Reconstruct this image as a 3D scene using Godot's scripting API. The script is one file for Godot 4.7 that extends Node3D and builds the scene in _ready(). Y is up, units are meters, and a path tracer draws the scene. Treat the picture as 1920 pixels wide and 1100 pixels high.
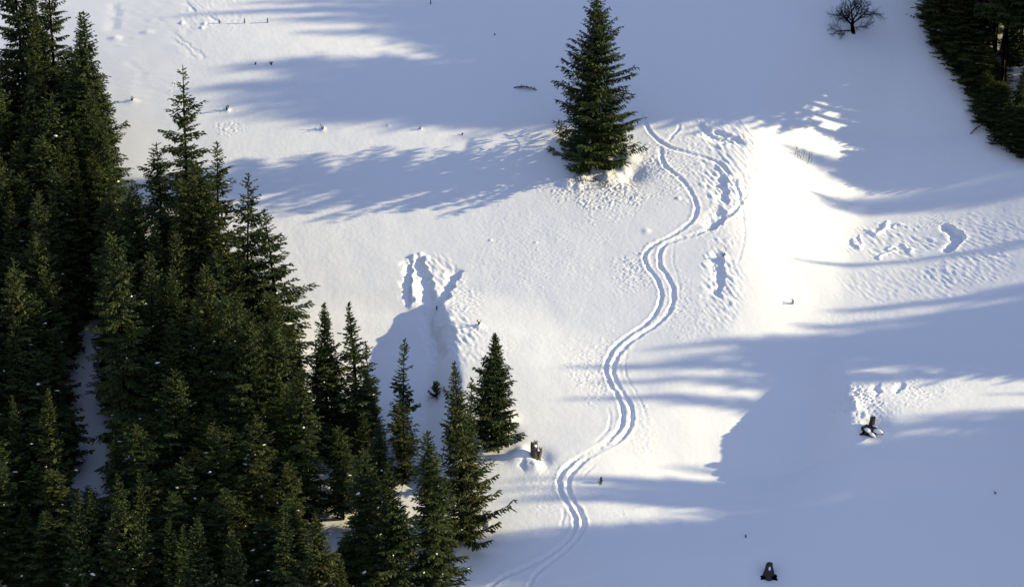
extends Node3D
# A snowy mountain slope with spruces, seen with a long lens across a valley.
var GAUSS = [[-44.58,-46.95,34,22,0,2.2],[-13.95,-11.29,26,20,0,-0.5]]
var VALLEYS = [[[62.85,-64.68,0,20,40],[59.35,-50.39,2.5,20,48],[56.45,-36.94,6.2,22,58],[52.32,-25.28,7.4,21,60],[48.85,-16.18,5.6,19.5,50],[46.55,-7.46,3.3,18.5,40],[43.09,4.53,1.8,15,34],[39.39,13.29,0.6,14,24],[36.53,21.69,0,12,20]],[[38.06,5.42,0,8,6],[38.23,12.43,1.6,16,5.4],[37.38,16.27,2.6,19,6.4],[35.87,20.04,3.3,22,8],[32.87,24.94,4.1,26,12],[28.52,29.34,2.8,27,15],[26.17,34.4,1.0,26,16],[23.82,40.45,0,24,16]],[[42.71,8.08,0,8,25],[42.94,12.43,-1.1,7,30],[43.26,15.85,-1.5,6.5,34],[43.51,19.21,-1.7,6.5,36],[44.02,22.51,-1.5,7,36],[45.03,26.55,-0.8,9,34],[45.43,32.08,0,9,30]],[[-10.62,-1.84,0,10,2],[-11.15,2.28,1.2,18,2.0],[-11.02,7.2,1.9,26,3.5],[-11.15,15.0,2.1,28,5],[-11.72,25.75,2.0,28,6],[-12.01,37.45,0,26,6]],[[-9.88,-0.92,0,3,14],[-9.22,2.73,-0.6,3,16],[-8.54,8.08,-1.2,3,22],[-7.6,13.29,-1.4,4,26],[-7.1,21.69,-1.0,5,26],[-6.93,31.3,0,6,24]]]
var STROKES = [
	[0,0.2,0.31,0.07,[[18.42,-34.2],[19.22,-31.35],[20.19,-29.04],[22.22,-26.86],[25.04,-25.61],[27.41,-24.68],[29.45,-23.45],[30.93,-20.93],[31.79,-18.21],[31.64,-16.28],[30.47,-14.44],[28.35,-12.6],[25.81,-10.87],[23.04,-9.83],[21.01,-8.79]]],
	[0,0.19,0.3,0.07,[[21.02,-27.17],[21.23,-25.11],[21.65,-23.07],[23.64,-20.84],[24.93,-18.42],[25.67,-15.84],[25.16,-13.49],[23.81,-11.85],[21.59,-10.13],[19.41,-8.72],[18.16,-7.02],[18.29,-4.84],[19.55,-2.49],[20.01,-0.08],[19.37,2.66],[17.79,4.91],[15.45,6.86],[13.27,9.16],[12.2,12.02],[12.46,14.74],[13.55,17.14],[14.14,19.71],[13.52,22.07],[11.97,23.93],[9.58,25.55],[7.34,27.14],[5.98,28.88],[5.94,31.02],[6.83,32.93],[7.65,34.65],[7.61,36.54],[6.47,38.44],[4.51,40.3],[1.6,42.01],[-0.96,43.33],[-3.49,45.59]]],
	[0,0.19,0.3,0.07,[[21.63,-9.46],[20.23,-7.56],[20.1,-5.01],[21.2,-2.47],[21.64,0.03],[21.01,2.67],[19.41,4.92],[17.0,6.78],[14.82,8.9],[13.33,11.6],[13.24,14.1],[14.13,16.27],[15.2,18.84],[15.11,21.16],[13.89,23.05],[10.86,25.23],[8.81,26.83],[7.24,28.75],[7.0,30.86],[7.76,32.7],[8.51,34.28],[8.73,36.11],[7.64,38.27],[5.28,40.75],[3.07,42.67],[1.59,45.59]]],
	[0,0.12,0.22,0.04,[[24.32,-31.77],[23.93,-30.19],[22.94,-28.83],[22.1,-27.38]]],
	[0,0.1,0.25,0.03,[[16.98,-58.53],[16.06,-55.65],[15.33,-53.29],[14.91,-50.25]]],
	[0,0.1,0.22,0.03,[[16.16,-58.52],[15.41,-55.65],[14.75,-52.81]]],
	[0,0.07,0.2,0.03,[[20.28,-44.84],[19.94,-42.38],[19.24,-39.07]]],
	[0,0.07,0.2,0.03,[[23.07,-43.52],[22.43,-40.18],[20.67,-37.77]]],
	[0,0.06,0.16,0.02,[[15.27,8.02],[14.68,12.45],[15.28,15.04],[16.72,18.36],[17.28,21.2]]],
	[0,0.06,0.16,0.02,[[12.27,18.55],[12.31,21.83],[10.07,24.59]]],
	[0,0.06,0.16,0.02,[[6.24,33.05],[6.27,35.03],[5.99,36.6]]],
	[0,0.06,0.16,0.02,[[10.56,26.66],[9.32,28.15],[8.63,29.07]]],
	[0,0.05,0.12,0.02,[[22.76,-11.37],[21.92,-6.6],[22.56,-0.98],[21.91,1.77]]],
	[0,0.1,0.2,0.04,[[33.68,-19.38],[32.32,-17.38],[32.04,-14.64],[31.83,-9.82],[30.36,-4.83]]],
	[1,0.7,2.2,0.1,[[-6.36,-4.36],[-7.2,-3.04],[-7.89,-1.35],[-8.42,0.64],[-9.8,2.57],[-10.5,3.33],[-9.43,6.23],[-8.2,10.65]]],
	[1,0.6,3.2,0.1,[[-12.36,-7.25],[-11.56,-4.68],[-10.64,-2.31],[-10.29,0.14],[-10.55,1.26]]],
	[2,0.22,0.6,0,[[-13.65,-6.68],[-13.57,-4.21],[-13.2,-1.48],[-13.28,0.62],[-12.12,1.28]]],
	[1,0.5,1.8,0.1,[[-13.66,-6.87],[-13.46,-5.16],[-13.48,-1.48],[-13.13,0.95]]],
	[2,0.3,0.4,0,[[-10.29,2.79],[-9.74,4.95],[-9.15,5.76],[-8.6,5.18],[-9.05,4.22]]],
	[1,0.34,2.8,0.06,[[26.56,-31.99],[28.78,-30.5],[30.65,-29.77],[32.48,-28.62],[33.92,-27.39]]],
	[1,0.3,2.2,0.05,[[27.47,-30.51],[29.82,-28.93],[31.91,-28.2]]],
	[1,0.34,3.2,0.06,[[30.09,-21.72],[30.44,-18.22],[30.12,-15.76]]],
	[1,0.5,3.4,0.08,[[30.46,-14.34],[28.68,-12.11],[27.12,-10.76]]],
	[1,0.36,2.6,0.06,[[29.1,-7.53],[28.75,-4.68],[28.7,-1.89],[27.94,0.88]]],
	[1,0.9,2.2,0.15,[[61.09,-19.44],[62.19,-17.9],[63.09,-16.1],[62.8,-14.34],[61.81,-12.78],[60.24,-11.22]]],
	[2,0.25,0.25,0,[[47.71,-16.76],[48.08,-14.93],[48.31,-13.22]]],
	[2,0.25,0.25,0,[[49.64,-18.98],[50.55,-17.93],[51.56,-17.63],[52.87,-19.57],[53.25,-21.31]]],
	[2,0.2,0.25,0,[[49.17,-17.67],[48.72,-15.24],[48.87,-14.08]]],
	[2,0.22,0.25,0,[[51.88,-13.34],[53.21,-14.39],[54.06,-13.1]]],
	[2,0.22,0.25,0,[[50.4,-10.55],[52.17,-12.73],[53.67,-13.45]]],
	[2,0.2,0.25,0,[[53.78,-18.56],[54.6,-20.12],[55.48,-18.94]]],
	[2,0.2,0.22,0,[[54.37,-15.29],[55.18,-13.68],[55.34,-11.73]]],
	[1,0.35,1.2,0.08,[[47.65,15.91],[47.13,17.39],[46.81,18.84]]],
	[1,0.35,1.2,0.08,[[50.79,15.56],[50.17,17.14],[49.05,18.31]]],
	[2,0.3,0.4,0,[[43.28,18.76],[43.83,19.89],[43.32,20.86]]],
	[2,0.3,0.3,0,[[44.16,20.55],[44.74,21.37],[44.25,22.16]]],
	[1,0.35,0.8,0.05,[[1.6,26.31],[1.73,27.64],[1.59,28.75]]],
	[1,0.3,0.7,0.05,[[2.67,27.03],[2.8,27.92],[2.59,28.51]]],
	[1,0.4,0.9,0.05,[[-3.6,34.24],[-3.26,35.93],[-3.38,37.45]]],
	[1,0.076,1.2,0.03,[[-49.7,-54.7],[-48.16,-53.13],[-47.19,-51.61]]],
	[1,0.092,1.6,0.03,[[-45.33,-51.47],[-44.17,-50.25],[-43.1,-49.06]]],
	[1,0.105,2.4,0.03,[[-59.47,-55.16],[-59.22,-51.39],[-59.32,-47.83]]],
	[1,0.063,1.0,0.02,[[-52.91,-51.04],[-49.17,-46.22],[-44.78,-41.82]]],
	[1,0.063,1.0,0.02,[[-56.61,-42.13],[-54.62,-39.95],[-53.36,-37.87]]],
	[1,0.063,1.0,0.02,[[-51.69,-47.43],[-48.15,-43.98],[-46.35,-41.83]]]]
var ROUGH = [
	[29.91,-19.2,4,9,0,0.075,1],
	[28.69,-3.74,3.5,7,0,0.07,1],
	[29.48,-29.45,7,4,0,0.07,1],
	[23.08,-24.29,7,7,0,0.054,0],
	[19.91,-21.26,6,7,0,0.054,0],
	[27.7,-19.71,5,6,0,0.05,1],
	[31.4,-24.27,5,6,0,0.058,1],
	[28.2,-10.37,5,4,0,0.05,0],
	[15.88,-4.31,4,5,0,0.05,0],
	[17.34,-4.76,3,5,0,0.043,0],
	[23.37,3.59,5,6,0,0.043,0],
	[22.2,-0.98,2.5,6,0,0.043,0],
	[10.38,12.7,4,7,0,0.047,0],
	[11.0,15.26,3,5,0,0.043,0],
	[16.23,22.03,2.5,6,0,0.043,0],
	[4.3,30.1,4,5,0,0.043,0],
	[8.41,38.88,4,4,0,0.036,0],
	[13.19,11.61,2,8,0,0.036,0],
	[-10.83,-4.2,4,4,0,0.079,1],
	[-7.13,0.86,3.5,5,0,0.072,0],
	[-8.42,7.02,4,5,0,0.065,1],
	[-6.28,9.33,4,5,0,0.05,1],
	[27.99,-1.88,3,8,0,0.043,1],
	[27.26,3.6,4,5,0,0.036,1],
	[52.91,-15.46,8,6,0,0.061,1],
	[58.72,-19.6,6,3,0,0.058,0],
	[65.44,-15.13,8,8,0,0.036,1],
	[53.67,-5.1,12,5,0,0.036,1],
	[62.64,-7.19,8,5,0,0.04,1],
	[47.01,2.09,8,3,0,0.029,0],
	[48.37,18.33,8,4,0,0.058,0],
	[44.07,20.14,3.5,3.5,0,0.12,0],
	[43.0,17.68,3,4,0,0.14,0],
	[54.06,16.71,6,3,0,0.043,0],
	[11.57,-18.35,7,4,0,0.072,0],
	[14.11,-16.35,6,5,0,0.058,0],
	[7.49,-19.89,5,3,0,0.072,0],
	[14.96,-19.3,4,4,0,0.072,0],
	[-50.63,-52.19,12,8,0,0.025,1],
	[-53.96,-36.39,7,4,0,0.05,0],
	[-42.3,-49.07,5,3,0,0.036,0],
	[-32.31,-37.55,3,1.5,0,0.086,0],
	[-40.5,-29.12,3,1.5,0,0.086,0],
	[-41.18,-32.42,2,1,0,0.072,0],
	[35.36,34.36,6,2,0,0.029,0],
	[12.19,32.08,4,3,0,0.029,0],
	[35.56,-53.87,8,6,0,0.022,1],
	[-23.52,-11.69,10,10,0,0.014,0],
	[2.93,-9.75,14,12,0,0.022,0],
	[-4.17,10.18,6,3,0,0.036,0],
	[-4.56,6.75,1.5,1.2,0,0.108,0],
	[6.42,0.69,16,16,0,0.014,0],
	[35.41,-12.92,8,14,0,0.011,1]]
var LUMPS = [[-54.48,-47.44,0.38,0.21],[-49.5,-49.23,0.3,0.17],[-46.05,-49.06,0.26,0.15],[-46.35,-48.12,0.3,0.18],[-56.19,-46.38,0.26,0.12],[-58.05,-44.81,0.26,0.18],[-59.14,-46.45,0.45,0.27],[-51.44,-48.7,0.22,0.12],[-27.15,-29.24,0.34,0.18],[-55.07,-33.96,0.38,0.3],[-41.17,-32.32,0.38,0.18],[-13.17,-29.79,0.22,0.15],[-3.07,-31.27,0.52,0.21],[-17.78,-30.21,0.26,0.12],[-4.36,6.42,0.38,0.24],[37.78,-0.1,0.26,0.18],[28.65,-6.37,0.52,0.36],[29.91,-19.2,0.38,0.27],[23.21,-17.04,0.26,0.18],[-13.37,-6.87,0.45,0.3],[-12.51,-7.25,0.38,0.24],[-11.62,-6.68,0.38,0.24],[-14.06,-5.91,0.45,0.27],[-10.1,1.8,0.3,0.24],[18.49,-11.13,0.45,0.12],[-2.93,-9.85,0.22,0.12],[3.29,-9.26,0.19,0.12],[42.06,20.19,0.19,0.15],[43.02,21.14,0.34,0.21],[43.62,19.29,0.38,0.21],[44.46,19.13,0.3,0.18],[43.76,20.54,0.45,0.18],[-30.03,-20.95,0.22,0.12],[16.65,-24.32,1.3,0.7],[15.97,-22.5,0.9,0.6],[9.75,-20.55,0.9,0.4],[7.86,-19.88,0.8,0.4],[13.52,-21.01,0.8,0.5],[14.88,-21.3,0.7,0.5],[9.35,-19.17,0.5,0.3],[-3.7,23.73,1.2,0.5],[-1.01,22.16,1.5,0.6],[1.34,26.17,0.9,0.5],[2.86,27.47,1.0,0.55],[0.27,26.64,0.8,0.3],[45.48,23.22,2.3,-0.9],[30.87,42.37,1.9,-0.75],[3.6,26.7,1.2,-0.5],[16.56,-22.09,2.0,-0.7],[-0.34,23.11,1.2,-0.4]]
var TREES = [
	[0,11.48,-23.34,25.0,11.3,0.009,"large broad spruce standing alone on the sunlit slope, skirts down to the snow",1],
	[9,-68.42,-20.77,34.8,9.8,-0.006,"tall dense spruce with pale bare trunk at the top left corner",0],
	[1,-66.15,-22.67,26.0,6.9,-0.017,"dark narrow spruce between the corner spruce and the thinly boughed one, top left",2],
	[3,-63.78,-18.79,37.6,7.8,0.012,"thinly boughed spruce with long level branches seen against snow, cut by top edge",0],
	[1,-56.37,-10.22,31.5,9.7,-0.019,"big dense spruce forming the right edge of the upper left forest",0],
	[8,-61.19,-28.34,17.6,3.5,0.022,"thin faint spruce top peeping out behind the big dense edge spruce, upper left",0],
	[2,-60.55,-2.75,26.1,8.1,0.0,"spruce with yellowish tip in front of the big dense edge spruce, upper left",1],
	[2,-63.58,4.53,20.8,5.4,0.0,"slim spruce with pale trunk showing, left of the yellowish tipped spruce",1],
	[9,-68.9,-4.6,28.2,8.7,0.005,"broad dark spruce cut off by the left edge, below the corner spruce",2],
	[3,-41.53,8.01,37.3,10.7,0.0,"tallest spruce of the middle group, open see-through crown against the snow",0],
	[2,-45.78,4.47,24.4,7.1,-0.006,"dark spruce close at the left shoulder of the tallest open-crowned spruce",2],
	[9,-47.76,14.98,27.2,8.2,0.005,"full spruce at the left end of the middle group, white snow at its left",0],
	[4,-36.96,9.74,28.6,9.1,-0.015,"spruce with open pointed top at the right shoulder of the tallest one",1],
	[1,-38.82,14.96,30.1,9.7,-0.018,"dense olive green spruce directly in front of the tallest open-crowned spruce",1],
	[4,-34.71,14.79,28.6,8.5,0.058,"leaning spruce with bare lower trunk on the right side of the middle group",0],
	[4,-30.36,17.76,26.6,9.6,-0.021,"spruce with long drooping boughs reaching right over sunlit snow, middle group edge",1],
	[6,-27.69,20.78,15.2,3.0,0.004,"small bright green spruce tucked under the long drooping boughs",1],
	[5,-26.32,23.08,14.2,3.2,-0.014,"slim small spruce just left of the two pointed spruces on the snow edge",1],
	[7,-22.75,24.28,20.4,7.2,-0.02,"left one of the two pointed spruces standing side by side on the snow edge",1],
	[5,-19.9,24.79,20.9,6.5,-0.013,"right one of the two pointed spruces standing side by side on the snow edge",1],
	[8,-18.26,19.68,11.7,3.0,-0.023,"thin spruce tip sticking out right behind the two pointed spruces",1],
	[7,-17.93,23.79,11.6,4.2,-0.023,"short dark spruce bounding the blue shaded hollow on its left",2],
	[6,-18.24,31.06,11.5,4.1,-0.006,"yellow green young spruce at the lower left rim of the shaded hollow",1],
	[11,-47.92,30.12,33.1,6.9,0.004,"tall column of hanging foliage right of the blue snow gap in the forest",0],
	[2,-57.9,20.86,20.7,5.7,-0.003,"spruce left of the blue snow gap with its middle in full shade",0],
	[5,-63.59,21.68,14.3,2.7,-0.014,"slim spruce near the left edge with a thin ragged tip, halfway down",0],
	[6,-54.93,38.2,19.7,6.0,-0.007,"sunlit young spruce left of the blue snow gap, lower left",1],
	[6,-59.58,37.45,18.2,4.3,0.0,"sunlit small spruce close to the left edge, lower left",1],
	[7,-44.78,53.03,22.4,7.6,0.0,"bushy olive spruce below the hanging foliage column, bottom left",1],
	[6,-49.24,54.07,21.2,5.7,0.0,"small spruce in the bottom of the blue snow gap",0],
	[5,-42.54,49.88,19.9,4.4,-0.013,"slim dark spruce right beside the bushy olive spruce, bottom left",1],
	[6,-35.19,58.16,21.9,7.8,-0.003,"pointed bright spruce in the bottom row, leftmost of the two pointed ones",1],
	[5,-37.2,56.47,19.0,4.8,0.003,"slim spruce touching the left flank of the pointed bright bottom spruce",1],
	[5,-38.99,54.76,18.5,5.2,0.0,"dim slim spruce in shade left of the pointed bright bottom spruce",1],
	[6,-31.51,58.16,20.6,6.7,-0.003,"pointed bright spruce in the bottom row, right one of the two",1],
	[6,-57.61,60.84,17.0,5.1,0.0,"tiny spruce tip at the bottom left corner",0],
	[7,-22.09,57.82,22.1,9.0,0.0,"bushy grey green spruce at the bottom edge below the sunlit snow gap",1],
	[6,-19.09,58.83,17.2,5.1,0.0,"brownish small spruce tip at the bottom edge right of the bushy one",0],
	[5,-25.7,53.72,20.2,5.1,-0.003,"dim slim spruce left of the sunlit snow gap, bottom",1],
	[2,-29.88,41.93,19.6,5.9,-0.007,"lit spruce in the lower middle of the forest, rightmost of two dim neighbours",1],
	[2,-35.14,41.93,18.7,5.6,0.0,"lit spruce with drooping boughs in the lower middle of the forest",1],
	[9,-40.28,35.93,20.3,7.0,0.0,"full spruce right of the hanging column with snow crumbs on it",0],
	[1,-25.3,35.78,20.4,7.3,0.0,"bright green edge spruce with bare trunk foot above the sunlit snow gap",1],
	[2,-33.82,27.95,22.7,6.7,-0.006,"spruce with pale upright trunk in the centre of the forest",0],
	[9,-28.81,30.91,22.6,6.9,-0.012,"spruce below the long drooping boughs, centre right of the forest",0],
	[1,-44.23,24.13,25.6,6.5,-0.005,"spruce between the hanging column and the olive green middle spruce",1],
	[7,-13.53,50.58,21.5,8.0,-0.029,"big cone-laden spruce with brownish lit side at the lower forest edge",1],
	[1,-16.95,47.03,20.0,6.6,-0.006,"dark spruce in shade left of the cone-laden spruce",1],
	[1,-9.32,48.46,23.4,7.4,-0.019,"dense pointed spruce right of the cone-laden spruce, bottom forest edge",1],
	[12,-6.09,38.2,23.3,8.3,-0.031,"tall layered spruce with upswept boughs at the lower right forest corner",0],
	[8,-4.9,29.88,13.8,2.6,0.0,"thin pale spruce squeezed between the layered spruce and the compact dark spruce",2],
	[10,-2.55,24.44,14.3,6.0,0.033,"compact dark green spruce at the right tip of the forest above the stump",2],
	[8,-13.8,24.36,16.1,3.4,0.029,"slender ragged spruce standing in the blue shaded hollow",2],
	[8,-13.58,28.47,11.0,4.4,-0.024,"wider shaded spruce at the foot of the slender ragged one in the hollow",2],
	[13,-9.77,15.48,2.1,1.7,-0.033,"little spruce sapling alone in the blue shaded hollow",2],
	[13,11.09,29.29,0.9,0.5,0.0,"tiny dark sapling right of the lower ski tracks",2],
	[2,-19.24,46.67,8.7,5.3,0.0,"dark spruce filling the gap left of the cone-laden spruce, nearer the bushy one",1],
	[1,-15.87,51.28,12.1,6.2,-0.016,"dark low spruce at the bottom edge directly left of the cone-laden spruce",1],
	[2,-20.77,35.25,12.4,5.2,-0.011,"dark spruce right below the two pointed spruces, above the sunlit snow gap",1],
	[1,-15.8,38.2,14.8,5.4,0.0,"dark spruce between the yellow green young spruce and the shaded hollow foot",1],
	[1,64.87,-52.2,21.1,7.3,-0.008,"leftmost spruce of the dark upper right forest",2],
	[9,67.19,-47.87,10.4,8.3,0.0,"second spruce along the lower edge of the dark upper right forest",2],
	[1,69.62,-43.48,7.0,7.3,0.0,"third spruce along the lower edge of the dark upper right forest",2],
	[9,71.56,-38.25,6.3,7.5,0.0,"spruce of the dark right forest above the dead branch on the snow",2],
	[1,73.94,-33.67,6.1,7.1,0.0,"spruce of the dark right forest cut by the right picture edge",2]]
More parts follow.
